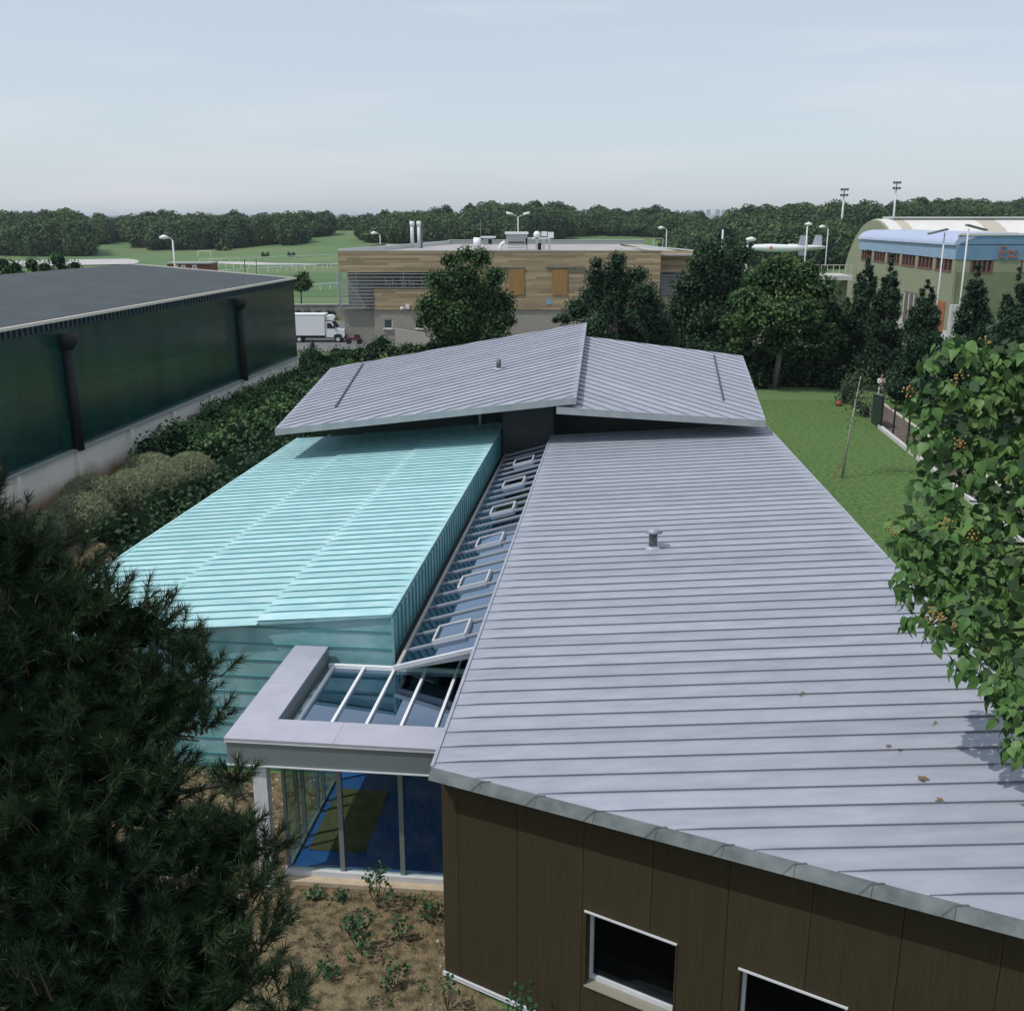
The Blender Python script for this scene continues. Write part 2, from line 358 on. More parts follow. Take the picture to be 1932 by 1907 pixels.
def strip_track(name,top,bot,n=30):
    def at(L,x):
        for (a,ya),(b,yb) in zip(L[:-1],L[1:]):
            if a<=x<=b: return ya+(yb-ya)*(x-a)/(b-a)
        return L[-1][1]
    x0_,x1_=top[0][0],top[-1][0]; vs=[];fs=[]
    for i in range(n+1):
        x=x0_+(x1_-x0_)*i/n; vs+=[onter(x,at(bot,x)),onter(x,at(top,x))]
    for i in range(n): fs.append((2*i,2*i+2,2*i+3,2*i+1))
    o=MB().add(vs,fs).build(name,SAND); o['kind']='structure'
strip_track('race_track',[(-60,494),(0,494),(130,491.5),(245,489.5),(262,493)],[(-60,505),(0,505),(130,502),(245,500),(262,497)])
strip_track('cross_track',[(398,495),(480,496),(520,498),(640,500)],[(398,497.5),(480,500.5),(520,500.5),(640,501)])
sheet('sports_field',[P(400,520),P(640,515),P(700,560),P(420,560)],.02,M('pitch_grass',(.055,.125,.035),.95,c2=(.08,.14,.05),scale=.05,amt=1))
# ================================================================== ZINC-ROOFED WING (near right)
S_=.065; A3=P(815,1448,3.95); au,av,_=uv(A3)
def zz(u,v=0): return 3.95+S_*(u-au)
def ZW(u,v,dz=0): return U(u,v,zz(u)+dz)
zw=thing('zinc_roofed_wing','long low wing with grey standing seam zinc roof and dark brown clad front wall','building',U(-2.6,13.9,0))
Avv=(au,av); Bv=(-2.64,38.95); Cv=(5.5,39.3); Dv=(6.22,22.46); Ev=(6.80,av-(6.80-au)*.462)
nz_=(-UX*S_+ZX).normalized(); aS=R(93.5)
Sd=Vector((math.sin(aS),math.cos(aS),0)); Sd.z=S_*Sd.dot(UX); Sd.normalize(); Ed=nz_.cross(Sd).normalized()
O_=ZW(au,av)
poly=[]
for q in (Avv,Ev,Dv,Cv,Bv):
    d=ZW(*q)-O_; poly.append((d.dot(Sd),d.dot(Ed)))
mb=MB(); mb.prism([ZW(q[0],q[1],-.16) for q in (Avv,Ev,Dv,Cv,Bv)],(0,0,.158)); mb.build('roof_deck',ZFAS,zw)
pans(zw,'roof_panel',O_,Sd,Ed,nz_,poly,.485,ZINC,ZSEAM,rh=.026,rw=.015,start=.12,curl=.45)
# front eave fascia: one bent sheet per seam bay with its diagonal lap
fd=(ZW(*Ev)-ZW(*Avv)); Lf=fd.length; fd.normalize(); fn=Vector((fd.y,-fd.x,0)).normalized()
if fn.dot(VX)>0: fn=-fn
k=.0; bay=.93
while k<Lf:
    a=ZW(*Avv)+fd*k; b=ZW(*Avv)+fd*min(Lf,k+bay-.006); mb=MB()
    q=[a+fn*.002+ZX*.012,b+fn*.002+ZX*.012,b+fn*.10-ZX*.15,a+fn*.10-ZX*.15]
    mb.prism(q,-fn*.006+fn*.02); o=mb.build('fascia_panel',ZFAS,zw)
    mb=MB(); mb.bar(b+fd*.13+fn*.004+ZX*.02,b-fd*.02+fn*.03-ZX*.012,.02,.018,fn); mb.bar(b-fd*.02+fn*.03-ZX*.012,b-fd*.14+fn*.112-ZX*.146,.02,.018,fn)
    if k+bay<Lf: mb.build('fascia_lap',ZFAS,o)
    k+=bay
mb=MB(); mb.bar(ZW(*Avv,.02),ZW(*Bv,.02),.05,.035); mb.build('roof_edge_trim',ZINC,zw)
mb=MB(); mb.bar(ZW(*Dv,.012),ZW(*Cv,.012),.06,.03); mb.bar(ZW(*Ev,.012),ZW(*Dv,.012),.06,.03); mb.build('eave_gutter',ZINC,zw)
# front wall of brown panels with two windows
C0=P(838,1848,0)+VX*.09; wd=fd.copy(); wd.z=0; wd.normalize(); wn=Vector((wd.y,-wd.x,0)); 
if wn.dot(VX)>0: wn=-wn
def WP(s,z,o=0): return C0+wd*s+ZX*z+wn*o
def wtop(s): 
    p=WP(s,0); return zz(uv(p)[0])-.165
Lw=8.9
joints=[0,.3,1.38,2.49,3.56,4.66,5.75,6.85,7.95,Lw]
wins=[(2.55,3.97,.95,2.25),(4.88,6.31,.95,2.25)]
for i in range(len(joints)-1):
    a,b=joints[i]+.004,joints[i+1]-.004; cuts=sorted({a,b}|{x for wv in wins for x in wv[:2] if a<x<b}); mb=MB()
    for s0,s1 in zip(cuts[:-1],cuts[1:]):
        mid=(s0+s1)/2; zr=[(.12,None)]
        for wv in wins:
            if wv[0]<mid<wv[1]: zr=[(.12,wv[2]),(wv[3],None)]
        for z0,z1 in zr:
            q=[WP(s0,z0),WP(s1,z0),WP(s1,z1 if z1 else wtop(s1)),WP(s0,z1 if z1 else wtop(s0))]
            mb.prism(q,-wn*.06)
    mb.build('cladding_panel',BROWN,zw)
mb=MB()   # backing behind the joints, and the dark room
for s0,s1,z0,z1 in [(0,2.54,0,3.6),(3.98,4.87,0,3.6),(6.32,Lw,0,3.7),(2.54,3.98,0,.94),(4.87,6.32,0,.94),(2.54,3.98,2.26,3.7),(4.87,6.32,2.26,3.75)]:
    mb.prism([WP(s0,z0,-.062),WP(s1,z0,-.062),WP(s1,z1,-.062),WP(s0,z1,-.062)],-wn*.1)
mb.build('wall_backing',DARK,zw)
mb=MB(); pa=WP(0,0,-.01); pb=pa+VX*25; mb.prism([pa+UX*.05,pa+UX*.05+ZX*3.7,pb+UX*.05+ZX*3.7,pb+UX*.05],UX*.15); mb.build('side_wall',BROWN,zw)
mb=MB(); mb.prism([U(6.1,11.5,0),U(5.1,38.6,0),U(5.1,38.6,4.25),U(6.1,11.5,4.25)],-UX*.15); mb.prism([U(-2.5,38.5,0),U(5.0,38.5,0),U(5.0,38.5,4.2),U(-2.5,38.5,3.7)],VX*.15); mb.build('rear_wall',BROWN,zw)
mb=MB(); mb.prism([WP(.1,.1,-.5),WP(8.7,.1,-.5),WP(8.7,.1,-4),WP(.1,.1,-4)],ZX*.02); mb.prism([WP(.2,.1,-3.2),WP(8.7,.1,-3.2),WP(8.7,3.5,-3.2),WP(.2,3.5,-3.2)],-wn*.02); mb.build('room_floor',INT,zw)
for rail in (.055,.10):
    mb=MB(); mb.bar(WP(-.02,rail,.02),WP(Lw,rail,.02),.04,.022); mb.build('base_rail',WHITE,zw)
MB().prism([WP(5.6,1.85,-.5),WP(6.0,1.85,-.5),WP(6.0,2.15,-.5),WP(5.6,2.15,-.5)],-wn*.05).build('wall_box',M('pale_box',(.3,.36,.36),.6),zw)
MB().prism([WP(2.4,.75,-.3),WP(6.8,.75,-.3),WP(6.8,.75,-.95),WP(2.4,.75,-.95)],ZX*.04).build('inner_ledge',M('ledge_grey',(.22,.22,.23),.6),zw)
for wi,(s0,s1,z0,z1) in enumerate(wins):
    fr=MB(); D_=-.16
    fr.bar(WP(s0+.03,z0+.1,D_),WP(s0+.03,z1-.02,D_),.06,.06,wn); fr.bar(WP(s1-.03,z0+.1,D_),WP(s1-.03,z1-.02,D_),.05,.05,wn)
    fr.bar(WP(s0,z0+.07,D_),WP(s1,z0+.07,D_),.06,.09,ZX); fr.bar(WP(s0,z1-.03,D_),WP(s1,z1-.03,D_),.06,.05,ZX)
    wo_=fr.build('window',WHITE,zw)
    MB().prism([WP(s0+.04,z0+.1,D_-.01),WP(s1-.04,z0+.1,D_-.01),WP(s1-.04,z1-.04,D_-.01),WP(s0+.04,z1-.04,D_-.01)],-wn*.008).build('pane',GLD,wo_)
    MB().prism([WP(s0,z0,.03),WP(s1,z0,.03),WP(s1,z0+.035,-.15),WP(s0,z0+.035,-.15)],ZX*.015).build('sill',M('sill_metal%d'%wi,(.26,.25,.20),.5,.2),wo_)
    for s in (s0,s1):
        rv=MB(); rv.prism([WP(s-.012,z0,.012),WP(s+.012,z0,.012),WP(s+.012,z0,-.15),WP(s-.012,z0,-.15)],ZX*(z1-z0))
        rv.build('reveal',BROWN,wo_)
    MB().bar(WP(s0-.01,z1+.012,.03),WP(s1+.01,z1+.012,.02),.03,.022,ZX).build('head_trim',WHITE,wo_)
# roof vent on the zinc wing
def roof_vent(base,h,r,label,cap=True):
    t=thing('roof_vent',label,'roof vent',base,'small metal vents on the zinc roofs')
    MB().tube([base-ZX*.02,base+ZX*.03,base+ZX*.06],[r*2.2,r*2.0,r*1.1],18).build('flashing',ZINC,t,True)
    MB().tube([base+ZX*.04,base+ZX*h],r,18).build('pipe',ZFAS,t,True)
    if cap:
        MB().tube([base+ZX*(h+.05),base+ZX*(h+.13)],[r*2.2,.02],18).build('rain_cap',ZINC,t,True)
        q=MB()
        for a in (0,2.1,4.2): q.bar(base+ZX*(h-.02)+Vector((math.cos(a)*r,math.sin(a)*r,0)),base+ZX*(h+.06)+Vector((math.cos(a)*r,math.sin(a)*r,0)),.02,.01)
        q.build('cap_bracket',ZINC,t)
vu,vv,_=.9,24.35,0
roof_vent(ZW(vu,vv,.01),.36,.105,'capped round metal vent in the middle of the near zinc roof')
# ================================================================== COPPER WING
cw=thing('copper_roofed_wing','pale turquoise copper clad wing with ribbed roof in three lapped bays','building',U(-9,20,0))
TS=.09; uR=-4.72; uL=-13.6; v0=20.0; v1=41.6
def tz(u): return 3.90+TS*(u-uR)
nT=(-UX*TS+ZX).normalized(); ST=(UX+ZX*TS).normalized(); ET=nT.cross(ST).normalized()
for i,(a,b,dz,dv) in enumerate(((-7.72,uR,0,.0),(-10.7,-7.66,-.035,-.16),(uL,-10.64,-.07,-.2))):
    O2=U(a,v0+dv,tz(a)+dz); ln=(b-a)*math.sqrt(1+TS*TS)
    pans(cw,'roof_panel',O2,ST,ET,nT,[(0,0),(ln,0),(ln,v1-v0-dv),(0,v1-v0-dv)],.44,COP,COPS,rh=.028,rw=.017,curl=.3,seamname='seam')
MB().prism([U(uL,v0-.1,tz(uL)-.15),U(uR,v0-.0,tz(uR)-.06),U(uR,v1,tz(uR)-.06),U(uL,v1,tz(uL)-.15)],ZX*.055).build('roof_deck',COPW,cw)
MB().bar(U(uR-.01,v0,tz(uR)+.005),U(uR-.01,v1,tz(uR)+.005),.05,.04).build('roof_edge_trim',COP,cw)
MB().bar(U(uL-.02,v0-.2,tz(uL)-.09),U(uL-.02,v1,tz(uL)-.09),.08,.1).build('eave_gutter',COP,cw)
# front wall: horizontal copper strips, each lapped over the next
zr=.10; rows=[]
poly=[(uL+.15,.1),(uR-.02,.1),(uR-.02,tz(uR)-.07),(uL+.15,tz(uL)-.16)]
pans(cw,'wall_panel',U(0,v0+.06,0),UX,ZX,-VX,poly,.39,COPW,COPS,rh=.022,rw=.03,start=-.03,gap=.003,curl=.01)
# side wall above the skylight: upright strips
pans(cw,'side_panel',U(uR+.0,0,0),ZX,VX,UX,[(2.4,v0+.06),(3.82,v0+.06),(3.82,v1),(2.4,v1)],.40,COPW,COPS,rh=.03,rw=.026,start=.1,curl=.02)
mb=MB(); mb.prism([U(uL+.2,v0+.08,0),U(uR-.03,v0+.08,0),U(uR-.03,v0+.08,3.8),U(uL+.2,v0+.08,3.0)],VX*.2)
mb.prism([U(uR-.25,v0+.28,2.38),U(uR-.01,v0+.28,2.38),U(uR-.01,v1,2.38),U(uR-.25,v1,2.38)],ZX*1.4); mb.prism([U(uL+.2,v0+.3,0),U(uL+.4,v0+.3,0),U(uL+.4,v1,0),U(uL+.2,v1,0)],ZX*3.0); mb.build('wall_core',COPW,cw)
MB().bar(U(uR+.01,v0+.03,.1),U(uR+.01,v0+.03,3.84),.06,.06).build('corner_trim',COPW,cw)
b=PY(917,792,41.2); mb=MB(); mb.tube([U(-5.75,41.35,3.82),U(-5.75,41.35,4.35)],.07,10); t=thing('copper_vent_pipe','short turquoise vent pipe at the far edge of the copper roof','vent pipe',U(-5.75,41.35,3.8)); mb.build('pipe',COP,t,True); MB().tube([U(-5.75,41.35,4.33),U(-5.75,41.35,4.4)],[.085,.085],10).build('collar',COP,t,True)
# ================================================================== SKYLIGHT between the two roofs
sk=thing('skylight','long sloping glass skylight strip between the turquoise roof and the grey roof','skylight',U(-3.5,19,3.5))
g0,g1=-4.45,-2.60; sz0=3.00; SL=.29; sv0=19.35; sv1=39.6; RP_=.83
def SK(u,v,h=0): return U(u,v,sz0+(u-g0)*SL+h)
hv=[]
HATCH=[(858,1190),(898,1097),(928,1020),(952,960),(972,912),(990,872),(1003,838)]
nS=(-UX*SL+ZX).normalized()
def onsk(px,py):
    r=ray(px,py); p0=SK(g0,20); t=(p0-CAM).dot(nS)/r.dot(nS); return uv(CAM+r*t)
hk=[]
n=int((sv1-sv0)/RP_)
for q in HATCH:
    hu,hv_,_=onsk(*q); hk.append((round((hv_-sv0)/RP_-.5),hu))
hidx={k:hu for k,hu in hk}
mb=MB(); 
for i in range(n+1):
    v=sv0+i*RP_; MB().bar(SK(g0,v,.03),SK(g1,v,.03),.028,.045,nS).build('rafter',SKB,sk)
for i in range(n):
    a,b=sv0+i*RP_+.024,sv0+(i+1)*RP_-.024
    MB().prism([SK(g0,a),SK(g1,a),SK(g1,b),SK(g0,b)],nS*.008).build('glass_pane',GLR,sk)
    if i in hidx:
        cu=hidx[i]; h0,h1=cu-.36,cu+.34; fm=MB(); a-=.03; b+=.03
        for p,q in ((SK(h0,a),SK(h1,a)),(SK(h0,b),SK(h1,b))): fm.bar(p+nS*.055,q+nS*.055,.045,.11,nS)
        for p,q in ((SK(h0,a),SK(h0,b)),(SK(h1,a),SK(h1,b))): fm.bar(p+nS*.055,q+nS*.055,.045,.11,nS)
        ho=fm.build('roof_hatch',M('hatch_frame',(.5,.51,.53),.5) if 'hatch_frame' not in bpy.data.materials else bpy.data.materials['hatch_frame'],sk)
        MB().prism([SK(h0+.03,a+.03,.075),SK(h1-.03,a+.03,.075),SK(h1-.03,b-.03,.075),SK(h0+.03,b-.03,.075)],nS*.008).build('hatch_pane',GLR,ho)
MB().bar(SK(g0-.02,sv0,.02),SK(g0-.02,sv1,.02),.07,.09).build('edge_beam',M('edge_metal',(.42,.40,.38),.5,.1),sk)
MB().bar(U(-4.6,sv0+.7,2.86),U(-4.6,sv1,2.86),.2,.05).build('valley_gutter',DARK,sk)
MB().prism([U(-2.62,sv0,3.3),U(-2.62,sv1,3.3),U(-2.62,sv1,3.86),U(-2.62,sv0,3.86)],UX*.04).build('upstand',WHITE,sk)
mb=MB(); mb.prism([SK(g0-.08,sv0-.10,-.02),SK(g1+.15,sv0-.10,-.02),SK(g1+.15,sv0-.02,-.20),SK(g0-.08,sv0-.02,-.06)],VX*.04); mb.bar(SK(g0-.08,sv0-.1,.05),SK(g1+.1,sv0-.1,.05),.08,.09,nS); mb.build('end_flashing',WHITE,sk)
MB().prism([U(g0,sv0,2.80),U(g1,sv0,2.80),SK(g1,sv0,-.15),SK(g0,sv0,-.05)],VX*.01).build('end_glass',GLW,sk)
# ================================================================== ENTRANCE: canopy frame, glass roof, glass walls
cz0=3.12; fv=15.85; iv=16.62; ul=-6.86; ili=-6.13; urr=-2.75; vb=19.97
ca=thing('entrance_canopy','square grey metal entrance canopy with lilac coping round a small glass roof','canopy',U(-5,17,0))
def cop(q,m_=LILAC): return MB().prism([U(a,b,cz0-.04) for a,b in q],ZX*.04).build('coping_panel',m_,ca)
cop([(ul,fv-.03),(-4.87,fv-.03),(-4.87,iv),(ili,iv)]); cop([(-4.865,fv-.03),(urr,fv-.03),(urr,iv),(-4.865,iv)])
cop([(ul,fv-.025),(ili,iv+.004),(ili,18.1),(ul,18.1)]); cop([(ul,18.105),(ili,18.105),(ili,vb),(ul,vb)])
MB().prism([U(ul+.03,fv,2.60),U(urr,fv,2.60),U(urr,fv,3.04),U(ul+.03,fv,3.04)],VX*.04).build('fascia_panel',GREYF,ca)
MB().bar(U(ul+.01,fv-.01,3.055),U(urr,fv-.01,3.055),.05,.03).build('drip_trim',WHITE,ca)
MB().bar(U(ul+.01,fv+.0,2.588),U(urr,fv+.0,2.588),.06,.02).build('lower_trim',WHITE,ca)
MB().prism([U(ul+.03,fv+.05,2.60),U(ul+.03,vb,2.60),U(ul+.03,vb,3.07),U(ul+.03,fv+.05,3.07)],UX*.04).build('side_fascia',GREYF,ca)
MB().prism([U(ili-.02,iv,2.70),U(ili-.02,vb,2.70),U(ili-.02,vb,3.075),U(ili-.02,iv,3.075)],UX*.02).build('inner_upstand',GREYF,ca)
MB().prism([U(ul+.08,fv+.05,2.62),U(ili-.03,fv+.05,2.62),U(ili-.03,vb,2.62),U(ul+.08,vb,2.62)],ZX*.03).build('soffit',WHITE,ca)
MB().prism([U(ili-.03,fv+.05,2.62),U(urr,fv+.05,2.62),U(urr,iv-.05,2.62),U(ili-.03,iv-.05,2.62)],ZX*.03).build('soffit',WHITE,ca)
MB().prism([U(ili,iv-.03,2.66),U(urr,iv-.03,2.66),U(urr,iv-.03,3.07),U(ili,iv-.03,3.07)],VX*.025).build('inner_upstand',GREYF,ca)
ub=[-5.97,-5.30,-4.63,-3.96,-3.29]
for u_ in ub: MB().bar(U(u_,iv,2.755),U(u_,19.75,2.755),.055,.06).build('glazing_bar',WHITEP,ca)
MB().bar(U(-6.08,19.78,2.76),U(urr,19.78,2.76),.09,.09).build('back_rail',WHITEP,ca)
for a,b in zip([-6.10]+ub,ub+[-2.8]):
    if b-a>.2: MB().prism([U(a+.02,iv-.02,2.72),U(b-.02,iv-.02,2.72),U(b-.02,19.74,2.72),U(a+.02,19.74,2.72)],ZX*.008).build('glass_pane',GLR,ca)
cl_=MB(); cl_.box(U(-6.28,16.0,1.31),(.26,.2,2.60)); cl_.build('column',WHITE,ca)
en=thing('entrance_glazing','floor to ceiling glass walls of the entrance hall under the canopy','glass wall',U(-4.5,16.3,0))
gv=16.32
for u_ in (-5.99,-4.94,-3.79): 
    mbx=MB(); mbx.bar(U(u_,gv,.1),U(u_,gv,2.6),.09,.075,VX) if u_>-5.9 else mbx.bar(U(u_,gv,.1),U(u_,gv,2.6),.06,.06,VX); mbx.build('mullion',GREYM,en)
for a,b in ((-5.95,-4.99),(-4.89,-3.84),(-3.74,-2.9)): MB().prism([U(a,gv,.2),U(b,gv,.2),U(b,gv,2.6),U(a,gv,2.6)],VX*.008).build('glass_pane',GLW,en)
MB().bar(U(-6.05,gv-.02,.13),U(-2.85,gv-.02,.13),.14,.14).build('base_rail',WHITE,en)
MB().bar(U(-6.1,gv-.16,.03),U(-2.75,gv-.16,.03),.22,.12).build('plinth',M('plinth_stone',(.52,.42,.29),.85,c2=(.4,.33,.24),scale=5),en)
for v_ in (17.05,17.45,18.35,18.75,19.6): MB().bar(U(-6.02,v_,.1),U(-6.02,v_,2.6),.07,.07).build('door_frame',GREYM,en)
for a,b in ((16.36,17.0),(17.1,17.4),(17.5,18.3),(18.4,18.7),(18.8,19.55)): MB().prism([U(-6.02,a,.15),U(-6.02,b,.15),U(-6.02,b,2.6),U(-6.02,a,2.6)],UX*.008).build('glass_pane',GLW,en)
for z_ in (.13,2.3): MB().bar(U(-6.02,gv,z_),U(-6.02,19.9,z_),.06,.05).build('transom',GREYM,en)
fl=sheet('lobby_floor',[U(-6.0,16.36),U(-2.85,16.36),U(-2.85,19.97),U(-2.85,39.5),U(-4.5,39.5),U(-4.5,19.97),U(-6.0,19.97)],.1,BLUEF,h=.09)
MB().prism([U(-6,20.02,.1),U(-4.5,20.02,.1),U(-4.5,20.02,2.4),U(-6,20.02,2.4)],-VX*.02).build('lobby_back_wall',INT,en)
mt=thing('door_mat','long ribbed olive door mat on the blue lobby floor','mat',U(-5.2,18,.1))
k=-5.84
while k<-4.75:
    MB().box(U(k+.014,18.15,.112),(.028,2.25,.012)).build('mat_strip',MAT_,mt); k+=.036
# ================================================================== REAR WING with two raised zinc roof slabs
rw=thing('rear_wing','taller rear wing with two opposed zinc roof slabs meeting at a raised ridge','building',U(-3,44,0))
def slab(corners,sdir,name,extra):
    # corners: (u,v) list; plane z=a+b u+c v
    a,b,c=extra
    W=lambda u,v,d=0: U(u,v,a+b*u+c*v+d)
    N=(ZX-UX*b-VX*c).normalized(); S=(UX*sdir[0]+VX*sdir[1]+ZX*(b*sdir[0]+c*sdir[1])).normalized(); Ex=N.cross(S).normalized(); O=W(*corners[0])
    poly=[((W(*q)-O).dot(S),(W(*q)-O).dot(Ex)) for q in corners]
    MB().prism([W(q[0],q[1],-.24) for q in corners],ZX*.238).build('roof_slab',M('slab_edge',(.33,.36,.37),.5,.3,(.4,.43,.44),3,1),rw)
    pans(rw,'roof_panel',O,S,Ex,N,poly,.48,ZINC,ZSEAM,rh=.03,rw=.02,curl=.3)
    return W
zl=lambda u,v:4.36+.1246*(u+13.0)+.1*(v-37)
WL=slab([(-13.0,37),(-1.6,37),(-1.74,50.9),(-13.6,47)],(1,.62),'left',(4.36+.1246*13-3.7,.1246,.1))
WR=slab([(-2.32,37),(5.22,37),(5.45,47.3),(-1.9,49.6)],(1,-.95),'right',(5.40-.0453*2.32-3.7,-.0453,.1))
for W,q0,q1 in ((WL,(633,770),(685,688)),(WR,(1365,757),(1347,672))):
    n=None
    def hit(px,py):
        a=W(0,0); b=W(1,0); c=W(0,1); n=(b-a).cross(c-a); r=ray(px,py); return CAM+r*((a-CAM).dot(n)/r.dot(n))
    MB().bar(hit(*q0)+ZX*.05,hit(*q1)+ZX*.05,.055,.05).build('slot_gutter',M('slot_metal',(.05,.06,.06),.6) if 'slot_metal' not in bpy.data.materials else bpy.data.materials['slot_metal'],rw)
wm=M('dark_render',(.055,.065,.07),.8,c2=(.07,.08,.085),scale=2)
mb=MB(); mb.prism([U(-12.2,41.7,0),U(-2.0,41.7,0),U(-2.0,41.7,5.3),U(-12.2,41.7,4.5)],VX*.25)
mb.prism([U(-2.0,41.7,0),U(5.0,41.7,0),U(5.0,41.7,5.15),U(-2.0,41.7,5.3)],VX*.25)
mb.prism([U(-12.2,42,0),U(-12,42,0),U(-12,47,0),U(-12.2,47,0)],ZX*4.6); mb.prism([U(4.8,42,0),U(5,42,0),U(5,47,0),U(4.8,47,0)],ZX*5.3)
mb.prism([U(-4.6,39.7,2.5),U(-2.6,39.7,2.5),U(-2.6,39.7,4.9),U(-4.6,39.7,4.9)],VX*2.0)
mb.build('wall',wm,rw)
b=PY(941,697,1); r_=ray(941,697); a_=WL(0,0); n_=(WL(1,0)-a_).cross(WL(0,1)-a_); vp=CAM+r_*((a_-CAM).dot(n_)/r_.dot(n_))
roof_vent(vp+ZX*.01,.42,.10,'plain round metal vent on the left slab of the raised rear roof',cap=False)
# ================================================================== GREEN SPORTS HALL (left)
hu=-24.6; hz=7.75; hb=1.95; hv0=8.0; hv1=76.0
HP=M('hall_panel',(.004,.028,.028),.14,0,(.009,.060,.054),.9,1,wave=('Y',7,.10),orand=.06,spec=.9,stretch=(1,1,.12))
HJ=M('hall_joint',(.02,.13,.10),.5)
ha=thing('sports_hall','large sports hall with dark glossy green cladding, black roof and white base wall','building',U(hu,42,0))
cols=[hv0]+[hv0+2.62*i for i in range(1,26)]+[hv1]; rz=[hb+.08,3.36,4.75,6.12,hz-.38]
for i in range(len(cols)-1):
    for j in range(4):
        a,b=cols[i]+.007,cols[i+1]-.007
        if b-a<.1: continue
        MB().prism([U(hu,a,rz[j]+.02),U(hu,b,rz[j]+.02),U(hu,b,rz[j+1]-.02),U(hu,a,rz[j+1]-.02)],-UX*.04).build('cladding_panel',HP,ha)
MB().prism([U(hu-.05,hv0,hb),U(hu-.05,hv1,hb),U(hu-.05,hv1,hz-.05),U(hu-.05,hv0,hz-.05)],-UX*.2).build('wall_backing',HJ,ha)
MB().prism([U(hu,hv1-.1,0),U(-50,hv1-.1,0),U(-50,hv1-.1,hz),U(-37.3,hv1-.1,8.6),U(hu,hv1-.1,hz)],VX*.2).build('gable_wall',HP,ha)
ro=.12
MB().prism([U(hu+ro,hv0,hz),U(hu+ro,hv1+.1,hz),U(-37.3,hv1+.1,8.72),U(-37.3,hv0,8.72)],ZX*.06).build('roof_slope',ROOFD,ha)
MB().prism([U(-37.3,hv0,8.72),U(-37.3,hv1+.1,8.72),U(-50,hv1+.1,7.7),U(-50,hv0,7.7)],ZX*.06).build('roof_slope',ROOFD,ha)
CREAM=M('cream_metal',(.66,.63,.55),.5)
MB().bar(U(hu+ro+.06,hv0,hz+.06),U(hu+ro+.06,hv1+.2,hz+.06),.17,.13).build('gutter',CREAM,ha)
MB().bar(U(hu+ro,hv1+.12,hz+.08),U(-37.3,hv1+.12,8.80),.1,.1).build('verge_trim',CREAM,ha)
MB().bar(U(hu+ro-.06,hv0,hz+.09),U(hu+ro-.06,hv1,hz+.09),.04,.1).build('roof_edge',M('brown_edge',(.08,.03,.025),.7),ha)
tb=M('eave_block',(.03,.07,.10),.6)
MB().prism([U(hu+.01,hv0,hz-.36),U(hu+.01,hv1,hz-.36),U(hu+.01,hv1,hz-.02),U(hu+.01,hv0,hz-.02)],UX*.03).build('eave_band',DARK,ha)
rb=MB().box((0,0,0),(.10,.13,.30)).build('eave_rib',tb,ha,raw=True); rb.location=U(hu+.07,30,hz-.18)-OFF[ha.name]
v_=30.4
while v_<hv1:
    inst(rb,ha,U(hu+.07,v_,hz-.18)-OFF[ha.name]); v_+=.4
# down pipes with hoppers
for v_ in (43.2,64.3):
    q=MB(); q.tube([U(hu+.2,v_,hb-.02),U(hu+.2,v_,6.6)],.24,12); o=q.build('drain_pipe',DARK,ha,True)
    q=MB(); q.tube([U(hu+.2,v_,6.5),U(hu+.2,v_,6.85),U(hu+.2,v_,7.15)],[.26,.48,.50],12); q.build('hopper',DARK,o,True)
DIRTW=M('base_wall',(.86,.83,.76),.85,0,(.78,.75,.68),.8,1)
t_=DIRTW.node_tree; b_=t_.nodes['Principled BSDF']   # earth splashed up the foot of the wall
src=b_.inputs['Base Color'].links[0].from_socket
gt=t_.nodes.new('ShaderNodeTexCoord'); sp=t_.nodes.new('ShaderNodeSeparateXYZ'); t_.links.new(gt.outputs['Object'],sp.inputs[0])
nn=t_.nodes.new('ShaderNodeTexNoise'); nn.inputs['Scale'].default_value=.6; nn.inputs['Detail'].default_value=5; t_.links.new(gt.outputs['Object'],nn.inputs['Vector'])
ad=t_.nodes.new('ShaderNodeMath'); ad.operation='MULTIPLY_ADD'; ad.inputs[1].default_value=-1.1; t_.links.new(nn.outputs[0],ad.inputs[0]); t_.links.new(sp.outputs[2],ad.inputs[2])
mr=t_.nodes.new('ShaderNodeMapRange'); mr.inputs['From Min'].default_value=-.35; mr.inputs['From Max'].default_value=.45; mr.inputs['To Min'].default_value=1; mr.inputs['To Max'].default_value=0; t_.links.new(ad.outputs[0],mr.inputs[0])
mx=t_.nodes.new('ShaderNodeMix'); mx.data_type='RGBA'; mx.inputs['B'].default_value=(.27,.17,.08,1); t_.links.new(mr.outputs[0],mx.inputs['Factor']); t_.links.new(src,mx.inputs['A']); t_.links.new(mx.outputs['Result'],b_.inputs['Base Color'])
pil=[hv0+.2,13,18.2,23.4,28.5,33.5,38.3,43.2,48.3,53.4,58.7,64.3,69.7,75.6]
for a,b in zip(pil[:-1],pil[1:]): MB().prism([U(hu+.02,a+.1,0),U(hu+.02,b-.1,0),U(hu+.02,b-.1,hb-.02),U(hu+.02,a+.1,hb-.02)],-UX*.1).build('base_wall_panel',DIRTW,ha)
for a in pil: MB().box(U(hu+.06,a,hb/2-.01),(.3,.24 if a not in(43.2,64.3) else .34,hb-.02)).build('pilaster',DIRTW,ha)
MB().bar(U(hu+.1,hv0,hb+.02),U(hu+.1,hv1+.05,hb+.02),.3,.06).build('ledge',M('ledge_metal',(.36,.40,.40),.5,.2),ha)
MB().prism([U(hu-.1,hv1-.15,0),U(-50,hv1-.15,0),U(-50,hv1-.15,1.9),U(hu-.1,hv1-.15,1.9)],VX*.3).build('base_wall_end',DIRTW,ha)
